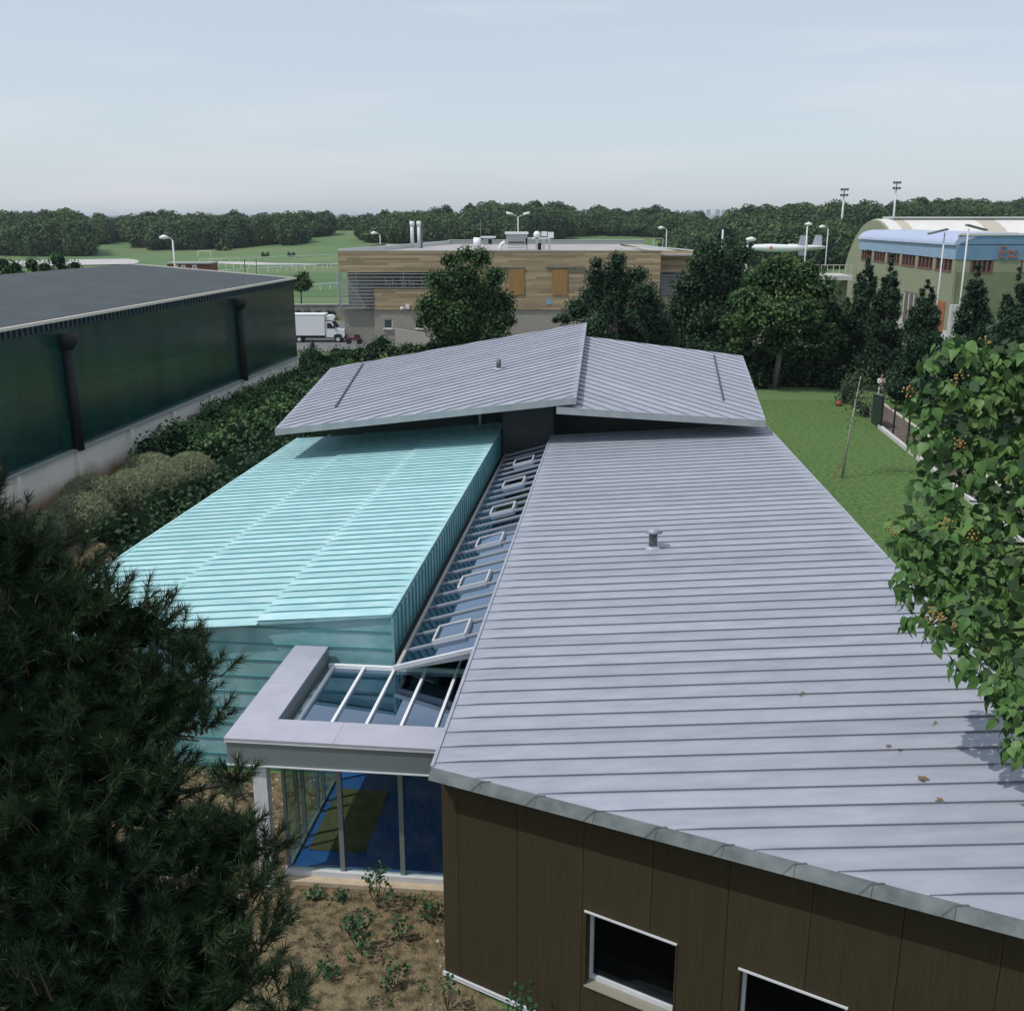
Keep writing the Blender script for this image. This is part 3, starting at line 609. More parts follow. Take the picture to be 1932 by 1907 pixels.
# ================================================================== TIMBER BUILDING
TB=105.0
PLK=M('timber_plank',(.35,.26,.148),.75,0,(.43,.34,.22),1.2,1,orand=.30,stretch=(.25,1,3))
PLO=M('orange_plank',(.42,.235,.085),.75,0,(.36,.20,.07),1.2,1,orand=.1,stretch=(3,1,.25))
ti=thing('timber_clad_building','two storey building clad in horizontal tan timber planks above a grey concrete base','building',(0,TB,0))
x0,x1=-17.35,14.85; zt=9.05
REND=M('grey_render',(.36,.335,.285),.85,0,(.31,.29,.25),3,1,bump=.1)
def bx(o,xa,xb,ya,yb,za,zb): return o.box(((xa+xb)/2,(ya+yb)/2,(za+zb)/2),(abs(xb-xa),abs(yb-ya),abs(zb-za)),(1,0,0),(0,1,0))
wd_=MB(); 
# concrete base with openings left for the two small windows
ww=[]
for cx in (732,791):
    a=PY(cx-9,602,TB); b=PY(cx+9,620,TB); ww.append((a.x,b.x,b.z,a.z))
xs=[-13.95]+[c for w_ in ww for c in w_[:2]]+[x1]
for a,b in ((xs[0],xs[1]),(xs[2],xs[3]),(xs[4],xs[5])): bx(wd_,a,b,TB+.1,TB+.4,0,3.22)
for w_ in ww: bx(wd_,w_[0],w_[1],TB+.1,TB+.4,0,w_[2]); bx(wd_,w_[0],w_[1],TB+.1,TB+.4,w_[3],3.22)
wd_.build('base_wall',REND,ti)
bx(MB(),x0+.3,-13.955,TB+.35,TB+.75,0,3.2).build('base_wall',M('darker_render',(.29,.275,.235),.85,c2=(.25,.24,.2),scale=3),ti)
for w_ in ww:
    q=MB(); 
    for a,b,c,d in ((w_[0],w_[0]+.1,w_[2],w_[3]),(w_[1]-.1,w_[1],w_[2],w_[3]),(w_[0],w_[1],w_[3]-.1,w_[3]),(w_[0],w_[1],w_[2],w_[2]+.08)): bx(q,a,b,TB+.14,TB+.22,c,d)
    o=q.build('window',WHITE,ti); bx(MB(),w_[0]+.08,w_[1]-.08,TB+.2,TB+.22,w_[2]+.06,w_[3]-.08).build('pane',GLD,o); bx(MB(),w_[0]-.05,w_[1]+.05,TB-.06,TB+.2,w_[2]-.1,w_[2]-.02).build('sill',WHITEP,o)
# planks
ph=.232; zone_top=7.0; xl=-13.95; xsh=[(PY(960,508,TB).x,PY(989,508,TB).x),(PY(1042,508,TB).x,PY(1071,508,TB).x)]; shz=(PY(960,556,TB).z,PY(960,507,TB).z)
pk={}
def plank(xa,xb,z,y,m):
    L=round(xb-xa,2); key=(L,m.name)
    if key not in pk:
        o=MB().box((0,0,0),(L-.015,.05,ph-.022),(1,0,0),(0,1,0)).build('plank',m,ti,raw=True); pk[key]=o
        o.location=Vector(((xa+xb)/2,y,z))-OFF[ti.name]
    else: inst(pk[key],ti,Vector(((xa+xb)/2,y,z))-OFF[ti.name])
z=zt-ph/2; row=0
while z>3.3:
    xa=x0 if z>zone_top else xl
    x=xa; off=(row%3)*1.3
    lens=[3.22]*10
    if z>zone_top: segs=None
    xe=x0 if z>zone_top else (-4.15 if z>5.45 else xl); L0=(1.4,3.0,2.2,.9,2.6)[row%5]; segs=[]; xc=xe
    while xc<x1-.3:
        nx_=min(x1,xc+(L0 if xc==xe else 3.6))
        if x1-nx_<.5: nx_=x1
        segs.append((xc,nx_)); xc=nx_
    for a,b in segs:
        if 3.3<z<zone_top and z>6.95-.01+9: continue
        # leave the glazed zone behind the louvres clear (left quarter of the upper storey)
        plank(a,b,z,TB,PLK)
    z-=ph; row+=1
bk=MB(); bx(bk,xl,x1,TB+.03,TB+.3,3.25,5.45); bx(bk,-4.2,x1,TB+.03,TB+.3,5.45,7.0); bx(bk,x0,x1,TB+.03,TB+.3,7.0,8.95)
bx(bk,x0,x0+.2,TB+.3,TB+38,6.95,8.95); bx(bk,14.6,14.84,TB+.3,TB+38,0,8.9)
bk.build('wall_core',M('dark_timber',(.12,.08,.045),.9),ti)
bx(MB(),x0+.4,-4.2,TB+3,TB+3.1,3.3,7.0).build('terrace_back_wall',M('terrace_wall',(.34,.34,.32),.8,c2=(.27,.27,.25),scale=1.5),ti)
bx(MB(),x0+.3,xl,TB+.8,TB+3,3.2,3.3).build('terrace_floor',CONC,ti); bx(MB(),xl,-4.2,TB+.3,TB+3,5.3,5.42).build('terrace_floor',CONC,ti)
bx(MB(),xl-.1,xl,TB+.03,TB+3,3.3,5.4).build('terrace_side',M('red_brown_side',(.10,.055,.04),.8),ti)
# shutters
for a,b in xsh:
    so_=MB(); bx(so_,a,b,TB-.09,TB-.035,shz[0],shz[1]); sh=so_.build('shutter',PLO,ti)
    q=MB(); zc=shz[0]
    while zc<shz[1]-.05: bx(q,a+.02,b-.02,TB-.105,TB-.088,zc+.01,zc+.14); zc+=.16
    q.build('shutter_slats',PLO,sh)
    bx(MB(),a-.05,b+.1,TB-.12,TB-.03,shz[1]+.02,shz[1]+.1).build('shutter_rail',ZFAS,ti)
p=PY(1036,569,TB); bx(MB(),p.x-.26,p.x+.26,TB-.06,TB-.035,p.z-.28,p.z+.28).build('wall_sign',M('blue_sign',(.22,.38,.58),.5),ti)
for px in (930,1075): 
    p=PY(px,505,TB); bx(MB(),p.x-2.4,p.x+1.6,TB-.16,TB-.03,p.z-.04,p.z+.05).build('window_rail',ZFAS,ti)
# louvres in front of the terrace
LV=M('louvre_metal',(.40,.42,.43),.4,.4); lz=3.42
while lz<7.0:
    xr=xl if lz<5.35 else -4.3
    bx(MB(),x0-.25,xr,TB-.12,TB+.02,lz,lz+.075).build('louvre',LV,ti); lz+=.335
lz=3.42
while lz<7.0: bx(MB(),x0-.3,x0-.22,TB+.02,TB+3,lz,lz+.075).build('side_louvre',LV,ti); lz+=.335
for x in (x0,-15.65,-10.9,-8.1): bx(MB(),x-.04,x+.04,TB+.03,TB+.1,3.4,7.0).build('louvre_post',LV,ti)
for i,x in enumerate((-12.6,-11.9,-11.0,-10.2,-8.9,-7.3,-6.6)): 
    q=MB(); bx(q,x-.25,x+.25,TB+1.0,TB+1.5,5.85,5.9); bx(q,x-.2,x-.16,TB+1.05,TB+1.1,5.42,5.85); bx(q,x+.16,x+.2,TB+1.05,TB+1.1,5.42,5.85); bx(q,x-.25,x-.2,TB+1.0,TB+1.5,5.9,6.3)
    o=q.build('terrace_chair',WHITEP); tag(o,'first second third fourth fifth sixth seventh'.split()[i]+' white chair from the left on the terrace behind the louvres','chair',group='white chairs on the terrace')
# roof, parapets
bx(MB(),x0,18.4,TB+.3,TB+44,8.55,8.7).build('roof',M('gravel_roof',(.33,.32,.31),.9,c2=(.40,.39,.37),scale=.35,amt=1),ti)
CPG=M('parapet_metal',(.55,.57,.56),.5,.1)
q=MB(); bx(q,x0-.02,x1+.02,TB-.06,TB+.34,zt+.005,zt+.06); q.build('coping',CPG,ti)
q=MB(); bx(q,-9,18.6,TB+44,TB+44.3,8.5,9.25); q.build('parapet',M('pale_parapet',(.30,.33,.32),.7),ti)
q=MB(); bx(q,-9.05,18.65,TB+43.95,TB+44.35,9.25,9.32); q.build('coping',CPG,ti)
q=MB(); q.prism([(x0,TB+.35,8.7),(x0+.3,TB+.35,8.7),(-8.7,TB+44,8.7),(-9,TB+44,8.7)],ZX*.5); q.build('parapet',CPG,ti)
# set back right bay with slats
bx(MB(),14.9,18.4,TB+2,TB+2.3,6.9,8.98).build('bay_core',M('bay_timber',(.12,.08,.045),.9),ti)
for i in range(9): plank(14.95,18.4,8.98-ph/2-i*ph,TB+1.96,PLK)
for i in range(10): bx(MB(),14.9,18.4,TB+2.0,TB+2.1,3.8+i*.3,3.87+i*.3).build('louvre',LV,ti)
bx(MB(),14.9,18.4,TB+4,TB+4.1,3.2,6.9).build('bay_window_wall',M('pale_glazing',(.45,.48,.48),.4,c2=(.2,.22,.22),scale=.8,amt=1),ti)
for i in range(6): plank(14.95,18.4,5.0-ph/2-i*ph-.6,TB+1.93,PLK)
bx(MB(),14.9,18.5,TB+2,TB+4.2,0,3.2).build('bay_base',REND,ti)
for a in (14.85,18.3): MB().prism([(a,TB+2,8.98),(a+.15,TB+2,8.98),(a+.15-2.6,TB+20,8.98),(a-2.6,TB+20,8.98)],ZX*.1).build('bay_coping',CPG,ti)
# flood lamp on the wall corner
t=thing('wall_lamp','white double flood lamp on the concrete corner below the planks','wall lamp',PY(770,578,TB-.3))
a=PY(769,579,TB-.2); b=PY(758,581,TB-.8)
MB().bar(a,b,.06,.06).build('arm',WHITEP,t); MB().box(a,(.35,.3,.4),(1,0,0),(0,1,0)).build('bracket_box',WHITEP,t); MB().tube([b+Vector((0,0,.12)),b-Vector((0,0,.18))],[.08,.22],10).build('lamp_head',WHITEP,t,True)
# access ramp
t=thing('ramp_railing','galvanised railing of the ramp rising along the concrete base','railing',(-14,TB-1.2,0))
for i in range(9):
    f_=i/8; p=Vector((-15.6+f_*2.6,TB-1.6,0)); h=.15+f_*1.7
    MB().bar(p+ZX*0.0,p+ZX*h,.05,.05).build('post',LV,t)
MB().bar((-15.6,TB-1.6,.2),(-13.0,TB-1.6,1.9),.05,.06).build('handrail',LV,t); MB().bar((-15.6,TB-1.6,.02),(-13.0,TB-1.6,1.1),.05,.06).build('lower_rail',LV,t)
t=thing('pale_ramp_wall','low pale sloping wall beside the concrete base','wall',(-7.5,TB-1,0))
MB().prism([(-11.8,TB-1,0),(-3,TB-1,0),(-3,TB-1,.6),(-8,TB-1,.95),(-11.8,TB-1,1.5)],(0,.25,0)).build('wall_face',M('pale_ramp',(.45,.41,.36),.85),t)
# rooftop things
tw=thing('twin_flues','pair of tall shiny steel chimney flues with white caps on the flat roof','chimney',PY(785,458,128))
for px in (778,791):
    a=PY(px,456,128); MB().tube([Vector((a.x,128,8.6)),Vector((a.x,128,11.35))],.22,12).build('flue',WHITE,tw,True); MB().tube([Vector((a.x,128,11.3)),Vector((a.x,128,11.85))],[.27,.27],12).build('cap',WHITEP,tw,True)
bx(MB(),PY(783,1,128).x,PY(787,1,128).x,127.9,128.1,8.6,11.2).build('frame_panel',ZFAS,tw)
RY=118
def rbox(name,label,px0,px1,py0,py1,m,d=2.0,extra=None):
    a=PY(px0,py0,RY); b=PY(px1,py1,RY); t=thing(name,label,'roof unit',((a.x+b.x)/2,RY,8.7))
    bx(MB(),a.x,b.x,RY,RY+d,min(a.z,b.z),max(a.z,b.z)).build('casing',m,t); return t,a,b
PG=M('pale_grey_paint',(.40,.43,.41),.6); 
t,a,b=rbox('roof_shed','small grey roof shed with white flat lid and dark hatch',912,930,449,462,PG); bx(MB(),a.x-.3,b.x+.3,RY-.2,RY+2.2,a.z,a.z+.14).build('lid',WHITEP,t); bx(MB(),a.x+.55,a.x+.95,RY-.03,RY+.0,a.z-.65,a.z-.15).build('hatch',DARK,t)
a=PY(901,447,RY); t=thing('round_fan','white round fan housing beside the small roof shed','roof fan',(a.x,RY,8.7)); MB().tube([(a.x-.45,RY-.2,9.5),(a.x+.35,RY-.2,9.5)],.62,14).build('housing',WHITEP,t,True); bx(MB(),a.x-.2,a.x+.3,RY-.3,RY,8.7,9.1).build('foot',PG,t)
t,a,b=rbox('large_roof_unit','largest grey roof unit with white lid and a slatted front',955,995,442,462,PG,3)
bx(MB(),a.x-.15,b.x+.1,RY-.2,RY+3.2,a.z,a.z+.22).build('lid',WHITEP,t); 
for i in range(4): bx(MB(),a.x+.2,b.x-.3,RY-.04,RY+0,8.95+i*.28,9.08+i*.28).build('slat',DARK if i==2 else LV,t)
a=PY(948,458,RY-.5); t=thing('curved_duct','white curved swan neck duct left of the large roof unit','duct',(a.x,RY,8.7)); MB().tube([(a.x-.3,RY,8.6),(a.x-.3,RY,9.0),(a.x-.1,RY,9.4),(a.x+.3,RY,9.65)],.2,10).build('pipe',WHITEP,t,True)
t,a,b=rbox('low_roof_frame','low open grey roof frame with white top beam',992,1038,449,451,WHITEP,3)
for px in (994,1013,1026,1037): p=PY(px,455,RY); bx(MB(),p.x-.12,p.x+.12,RY,RY+.3,8.6,a.z-.1).build('frame_leg',PG,t)
bx(MB(),PY(1014,1,RY).x,PY(1025,1,RY).x,RY+.5,RY+1.5,8.6,9.5).build('dark_box',DARK,t)
t,a,b=rbox('white_fan_unit','white fan unit perched on top of the open roof frame',1022,1032,437,446,WHITEP,1); MB().tube([(b.x-1.1,RY,b.z+.15),(b.x-1.1,RY+.8,b.z+.15)],.42,12).build('drum',WHITEP,t,True); bx(MB(),b.x+.1,b.x+.75,RY,RY+1,b.z-.2,b.z+.45).build('side_box',WHITEP,t)
q=MB(); p=PY(907,452,RY+3); q.tube([(p.x,RY+3,8.6),(p.x,RY+3,12.0)],.02,5); q.bar((p.x-1.1,RY+3,11.0),(p.x+1.0,RY+3,11.0),.02,.02); q.build('antenna',LV); bpy.data.objects['antenna']['label']='thin cross shaped aerial rising above the small roof shed'; bpy.data.objects['antenna']['category']='aerial'
q=MB(); a=PY(1331-0,505,1); 
t=thing('roof_hatch_frame','pale open tubular frame on the right end of the timber roof','frame',(PY(1341,460,TB+20).x,TB+20,8.7))
pl=PY(1332,456,TB+20).x; pr=PY(1350,456,TB+20).x
pl,pr=PY(1330*1.0,456,TB+20).x-6.1,PY(1348,456,TB+20).x-6.1
for x in (pl,pr): MB().bar((x,TB+20,8.7),(x,TB+20,9.9),.06,.06).build('post',CPG,t)
MB().bar((pl,TB+20,9.9),(pr,TB+20,9.9),.06,.06).build('rail',CPG,t)
# ================================================================== BLUE AND OLIVE BUILDING (right)
OLV=M('olive_sheet',(.235,.25,.155),.6,0,(.26,.275,.18),1,1); BLU=M('blue_sheet',(.13,.26,.40),.5,0,(.16,.29,.43),1,1,wave=('X',6,.4)); BLU2=M('blue_side_sheet',(.22,.34,.48),.5,0,(.26,.38,.51),1,1)
LAV=M('lavender_metal',(.42,.48,.66),.4,.1); TAN=M('tan_sheet',(.46,.43,.35),.7); RED=M('red_frame',(.20,.085,.06),.6); WRF=M('white_roofing',(.72,.70,.66),.5,0,(.66,.64,.62),1,1)
a3=R(3.3); Q1=Vector((math.cos(a3),-math.sin(a3),0)); Q2=Vector((math.sin(a3),math.cos(a3),0))
KC=PY(1803,490,91); KC=Vector((KC.x,91,0))
def K(a,b,z=0): return KC+Q1*a+Q2*b+ZX*z
bh=thing('blue_olive_building','long building with blue upper band, red window frames and arched white roof','building',KC)
def kb(name,a0,a1,b0,b1,z0,z1,m,par=None):
    mb=MB(); mb.prism([K(a0,b0,z0),K(a1,b0,z0),K(a1,b1,z0),K(a0,b1,z0)],ZX*(z1-z0)); return mb.build(name,m,par or bh)
kb('olive_wall',0,.25,0,31,2.6,7.62,OLV); kb('base_wall',0,.3,0,31,0,2.58,CONW); kb('blue_band',-.05,.25,0,31,8.72,9.95,BLU2)
for i in range(7): kb('olive_pier',.0,.25,i*5.0,i*5.0+.7,7.64,8.70,OLV)
for i in range(6):
    b0=i*5.0+.75; b1=i*5.0+4.95; o=kb('window',.16,.2,b0,b1,7.7,8.68,M('window_dark%d'%i,(.03,.035,.045),.15) if i==0 else bpy.data.materials['window_dark0'])
    kb('sill',-.08,.15,b0,b1,7.60,7.70,RED,o)
    for k in range(5): kb('mullion',.02,.14,b0+k*(b1-b0)/4-.08+(.08 if k==0 else 0)-(.08 if k==4 else 0),b0+k*(b1-b0)/4+.08,7.71,8.68,RED,o)
kb('front_wall',.3,40,0,.25,2.6,7.62,M('olive_ribbed',(.17,.20,.10),.6,0,(.2,.23,.13),1,1,wave=('X',6,.5))); kb('base_wall',.3,40,0,.3,0,2.58,CONW); kb('blue_band',.0,40,-.06,.25,8.70,9.9,BLU); kb('upper_band',.1,40,.02,.3,9.98,10.72,BLU); kb('roof_coping',0.1,40,-.05,.6,10.73,10.9,WRF)
kb('dark_joint',.05,40,.03,.3,9.9,9.98,DARK)
kb('front_pier',.25,1.3,0.0,.25,7.62,8.7,OLV)
for i,(a0,a1) in enumerate(((1.35,3.2),(5.6,8.6),(12,16))):
    o=kb('window',a0,a1,.14,.2,7.66,8.68,bpy.data.materials['window_dark0'] if i!=1 else M('pale_blind',(.45,.52,.62),.4)); kb('sill',a0,a1,-.05,.14,7.60,7.68,RED,o)
    n=4
    for k in range(n+1): x=a0+(a1-a0-.14)*k/n; kb('mullion',x,x+.14,.0,.13,7.69,8.68,RED,o)
for a0,a1 in ((3.25,5.55),(8.65,11.95),(16.05,40)): kb('front_pier',a0,a1,0,.25,7.63,8.69,OLV)
# quarter round lavender roof along the left face
prof=[(-.25,9.9)]+[(-.25+1.9*(1-math.cos(t)),9.92+1.0*math.sin(t)) for t in [i*math.pi/16 for i in range(1,9)]]+[(5,10.95),(5,10.7),(1.7,10.65),(-.1,9.9)]
mb=MB(); mb.prism([K(p[0],0,p[1]) for p in prof],Q2*31); mb.build('curved_roof',LAV,bh)
kb('flat_roof',5,40,.7,25,10.4,10.7,WRF)
# arched hall behind
def archpts(a,n=22,d=0): return [K(a,37+(13.5+d)*math.cos(math.pi*i/n),(12.0+d)*math.sin(math.pi*i/n)) for i in range(n+1)]
ab=0
ax0=3.0
mb=MB(); mb.prism(archpts(ax0),Q1*.3); mb.build('arched_end_wall',OLV,bh)
bays=[(.3,1.7,WRF),(1.7,2.9,TAN),(2.9,11.1,WRF),(11.1,13.3,TAN),(13.3,28,WRF),(28,45,WRF)]
for s0,s1,m_ in bays:
    mb=MB(); A=archpts(ax0+s0,d=.12); 
    mb.prism(A,Q1*(s1-s0-.02)); mb.build('roof_bay',m_,bh)
mb=MB(); mb.prism([K(4.6,35,12.15),K(44,35,12.15),K(44,39,12.15),K(4.6,39,12.15)],ZX*.22); mb.build('ridge_cap',M('ridge_metal',(.5,.52,.5),.5,.1),bh)
# door, panel and terrace by the left face
kb('orange_door',-.06,0,1.2,3.2,2.3,5.0,M('orange_paint',(.32,.11,.05),.6)); kb('grey_doorway',-.05,0,9,13,2.2,5.2,M('dim_opening',(.10,.10,.09),.8)); 
for b_ in (9.5,11,12.5): kb('door_post',-.12,-.06,b_,b_+.25,2.2,5.1,M('post_paint%d'%int(b_*10),(.5,.47,.4),.6))
kb('white_block',-.1,1.9,-.6,-.1,2.0,4.9,CONW)
t=thing('terrace_platform','pale raised terrace with thin railing beside the arched hall','terrace',K(-8,33,0)); mb=MB(); mb.prism([K(-6,32,5.2),K(-.3,31.5,5.2),K(-.3,38,5.2),K(-6,38,5.2)],ZX*.5); mb.build('slab',CONW,t)
mb=MB(); mb.prism([K(-5.5,33,0),K(-.5,33,0),K(-.5,37,0),K(-5.5,37,0)],ZX*5.18); mb.build('supports',OLV,t)
for i in range(9): MB().bar(K(-6+i*.7,32.1,5.7),K(-6+i*.7,32.1,6.9),.06,.06).build('railing_post',CREAM,t)
MB().bar(K(-6,32.1,6.92),K(-.4,32.1,6.92),.07,.07).build('top_rail',CREAM,t)
# orange lettering
cu=bpy.data.curves.new('lettering','FONT'); cu.body='Ets'; cu.size=2.1; cu.extrude=.04; cu.space_character=1.0
to=bpy.data.objects.new('lettering_source',cu); sc.collection.objects.link(to); dg=bpy.context.evaluated_depsgraph_get(); me=bpy.data.meshes.new_from_object(to.evaluated_get(dg)); bpy.data.objects.remove(to)
me.materials.clear(); me.materials.append(M('orange_letter',(.33,.13,.10),.6)); lo=bpy.data.objects.new('lettering',me)
pl_=PY(1884,485,91-.6); bi=Vector((pl_.x,0,0)); d_=(pl_-K(0,-.1)).dot(Q1); lo.location=K(d_,-.12,8.86)-OFF[bh.name]; lo.rotation_euler=(R(90),0,-a3); lo.scale=(.68,.68,.68); link(lo,bh)
# ================================================================== AIRCRAFT in the trees
ac=thing('aircraft','white twin boom aircraft with two grey tail fins parked beyond the trees','aircraft',(70,250,0))
YA=250; zA=PY(1460,468,YA).z
def ax(px,Y=YA): return PY(px,468,Y).x
FG=M('fin_grey',(.42,.43,.50),.5); 
MB().tube([(ax(1418),YA,zA),(ax(1424),YA,zA+.1),(ax(1450),YA,zA),(ax(1495),YA,zA-.05),(ax(1526),YA,zA)],[.25,.7,.95,.8,.35],12).build('boom',WHITEP,ac,True)
MB().tube([(ax(1500),YA+6,zA),(ax(1545),YA+6,zA-.1),(ax(1570),YA+6,zA)],[.8,.6,.35],12).build('boom',WHITEP,ac,True)
for c_,y_ in ((1515,YA),(1556,YA+6)):
    x=ax(c_); MB().prism([(x-1.3,y_,zA+.2),(x+1.1,y_,zA+.2),(x+.9,y_,zA+2.8),(x-.6,y_,zA+2.9)],(0,.25,0)).build('tail_fin',FG,ac)
x=ax(1515); MB().prism([(x-1.2,YA,zA-.3),(x+1.1,YA,zA-.3),(x+.8,YA,zA-1.8),(x-.9,YA,zA-1.7)],(0,.25,0)).build('lower_fin',FG,ac)
MB().prism([(ax(1505),YA,zA+.05),(ax(1526),YA,zA+.05),(ax(1572),YA+6,zA+.05),(ax(1548),YA+6,zA+.05)],ZX*.22).build('tailplane',WHITEP,ac)
MB().tube([(ax(1453),YA-.98,zA),(ax(1453),YA-.93,zA)],.42,14).build('roundel',M('roundel_paint',(.6,.22,.12),.6),ac)
for x in (ax(1440),ax(1500)): MB().tube([(x,YA,0),(x,YA,zA-.5)],.15,8).build('strut',ZFAS,ac)
# ================================================================== LAMPS AND MASTS
POL=M('pole_paint',(.60,.61,.60),.5); LAMPM=M('lamp_head_white',(.85,.85,.82),.4)
def lamp(px,py,Y,label,kind='arm',dx=-1,r=.09,m=POL,off=.9):
    h=PY(px,py,Y); t=thing('street_lamp',label,'street lamp',(h.x-dx*off,Y,0)); b=Vector((h.x-dx*off,Y,0)); top=b+ZX*(h.z-.3)
    MB().tube([b,b.lerp(top,.5),top],[r*1.4,r*1.1,r],8).build('pole',m,t,True)
    if kind=='arm':
        MB().tube([top,top+Vector((dx*.3,0,.25)),Vector((h.x,Y,h.z))],[r*.8,r*.6,r*.5],6).build('arm',m,t,True)
        MB().tube([Vector((h.x+dx*.55,Y,h.z-.04)),Vector((h.x+dx*.1,Y,h.z+.03)),Vector((h.x-dx*.45,Y,h.z))],[.1,.26,.12],8).build('lamp_head',LAMPM,t,True)
    elif kind=='double':
        for s in (-1,1):
            MB().tube([top,top+Vector((s*1.0,0,.45))],[r*.7,r*.5],6).build('arm',m,t,True); MB().tube([top+Vector((s*.8,0,.4)),top+Vector((s*1.9,0,.65))],[.18,.2],8).build('lamp_head',LAMPM,t,True)
    elif kind=='flat':
        MB().box(top+Vector((dx*.55,0,.1)),(1.5,.5,.12),Vector((1,0,-.25*dx)).normalized(),Vector((0,1,0)),Vector((.25*dx,0,1)).normalized()).build('lamp_head',ZFAS,t)
    return t
lamp(310,448,118,'curved white lamp post rising behind the dark felt roof')
lamp(706,440,165,'small white lamp post behind the left end of the timber building roof',r=.07)
lamp(967,406,172,'lamp post with two upturned heads behind the roof units','double')
lamp(1248,430,180,'thin lamp post beyond the right half of the timber building roof',r=.07)
lamp(1416,452,108,'white lamp post with bright oval head in front of the dark trees',dx=1,r=.11,off=.3)
lamp(1525,423,150,'lamp post standing in front of the left aircraft tail fin',dx=1,r=.10,off=.1)
lamp(1552,428,165,'lamp post in front of the right aircraft tail fin',dx=-1,r=.07)
lamp(1762,432,84,'grey flat headed lamp post before the blue band, left of the lettering','flat',dx=-1,r=.055)
lamp(1852,424,76,'tallest grey lamp post before the blue building corner, with dark flat head','flat',dx=1,r=.055)
t=thing('white_pole','plain white pole without a head rising from the dark trees','pole',(PY(1364,450,150).x,150,0)); h=PY(1364,433,150); MB().tube([(h.x,150,0),(h.x,150,h.z)],[.16,.12],8).build('shaft',POL,t,True)
for px,py,lab in ((1593,360,'shorter floodlight mast, left of the pair above the trees'),(1692,347,'taller floodlight mast, right of the pair above the arched roof')):
    h=PY(px,py,300); t=thing('floodlight_mast',lab,'floodlight',(h.x,300,0),'floodlight masts above the trees'); MB().tube([(h.x,300,0),(h.x,300,h.z)],[.4,.2],8).build('mast',POL,t,True)
    for dz in (0,-1.5):
        MB().bar((h.x-1.0,300,h.z+dz),(h.x+1.0,300,h.z+dz),.1,.1).build('crossbar',ZFAS,t)
        for dx in (-.8,0,.8): MB().box((h.x+dx,299.7,h.z+dz+.35),(.6,.3,.5),(1,0,0),(0,1,0)).build('floodlight',DARK,t)
# ================================================================== FIELD FURNITURE
def rail(pts,label,n,hgt=1.1):
    pts=[P(*p) for p in pts]; t=thing('white_rail_fence',label,'fence',pts[0],'white rails around the sports fields')
    for a,b in zip(pts[:-1],pts[1:]):
        MB().bar(a+ZX*hgt,b+ZX*hgt,.16,.16).build('rail',WHITEP,t)
        k=max(2,int(n*(b-a).length/sum((q-p).length for p,q in zip(pts[:-1],pts[1:]))))
        for i in range(k): p=a.lerp(b,i/k); MB().bar(p,p+ZX*hgt,.12,.12,Vector((1,0,0))).build('post',WHITEP,t)
rail([(377,497),(520,491),(642,486)],'farthest white rail fence, crossing below the dark blocks',16)
rail([(398,504),(485,508),(640,507)],'middle white rail fence running along the pale track',14)
rail([(407,520),(640,505)],'white rail fence rising from the felt roof edge to the louvres',13)
rail([(545,552),(642,545)],'nearest white rail fence, beside the small tree',5)
t=thing('football_goal','white football goal frame before the small round trees','goal',P(386,485)); a=P(374,486); b=P(398,486); 
for q in (a,b): MB().bar(q,q+ZX*2.1,.18,.18).build('post',WHITEP,t)
MB().bar(a+ZX*2.1,b+ZX*2.1,.18,.18).build('crossbar',WHITEP,t)
for px,lab in ((501,'left of two dark green blocks beside the far white rail'),(550,'right of two dark green blocks beside the far white rail')):
    p=P(px,488); t=thing('jump_block',lab,'obstacle',p,'dark blocks by the far rail'); MB().box(p+ZX*.8,(2.3,1.5,1.5),(1,0,0),(0,1,0)).build('block',L_DK,t)
    for s in (-.8,.8): MB().box(p+ZX*1.8+Vector((s,0,0)),(.5,1.2,.5),(1,0,0),(0,1,0)).build('raised_end',L_DK,t)
YH=225; a=PY(315,496,YH); b=PY(398,496,YH); t=thing('brick_hut','low red brick hut with white framed windows and flat grey roof','hut',((a.x+b.x)/2,YH,0))
BRK=M('red_brick',(.19,.055,.035),.85,0,(.13,.05,.04),2,1); bx(MB(),a.x,b.x,YH,YH+5,0,a.z-.2).build('wall',BRK,t); bx(MB(),a.x-.4,b.x+.1,YH-.4,YH+5.3,a.z-.2,a.z+.05).build('roof',M('hut_roof',(.32,.36,.36),.7),t)
for px in (366/1.0-0,374,399):
    pass
for px in (337,351,372): p=PY(px-5,503,YH); o=bx(MB(),p.x-.45,p.x+.45,YH-.06,YH-.01,1.0,2.7).build('window',WHITEP,t); bx(MB(),p.x-.22,p.x+.22,YH-.08,YH-.061,1.3,2.5).build('pane',M('hut_pane%d'%px,(.25,.22,.22),.3),o)
for px in (461,483):
    h=PY(px,489,210); t=thing('thin_dark_post','thin dark post standing on the sports field, '+('left' if px==461 else 'right')+' of two','post',(h.x,210,0)); MB().tube([(h.x,210,0),(h.x,210,h.z)],.08,6).build('shaft',DARK,t)
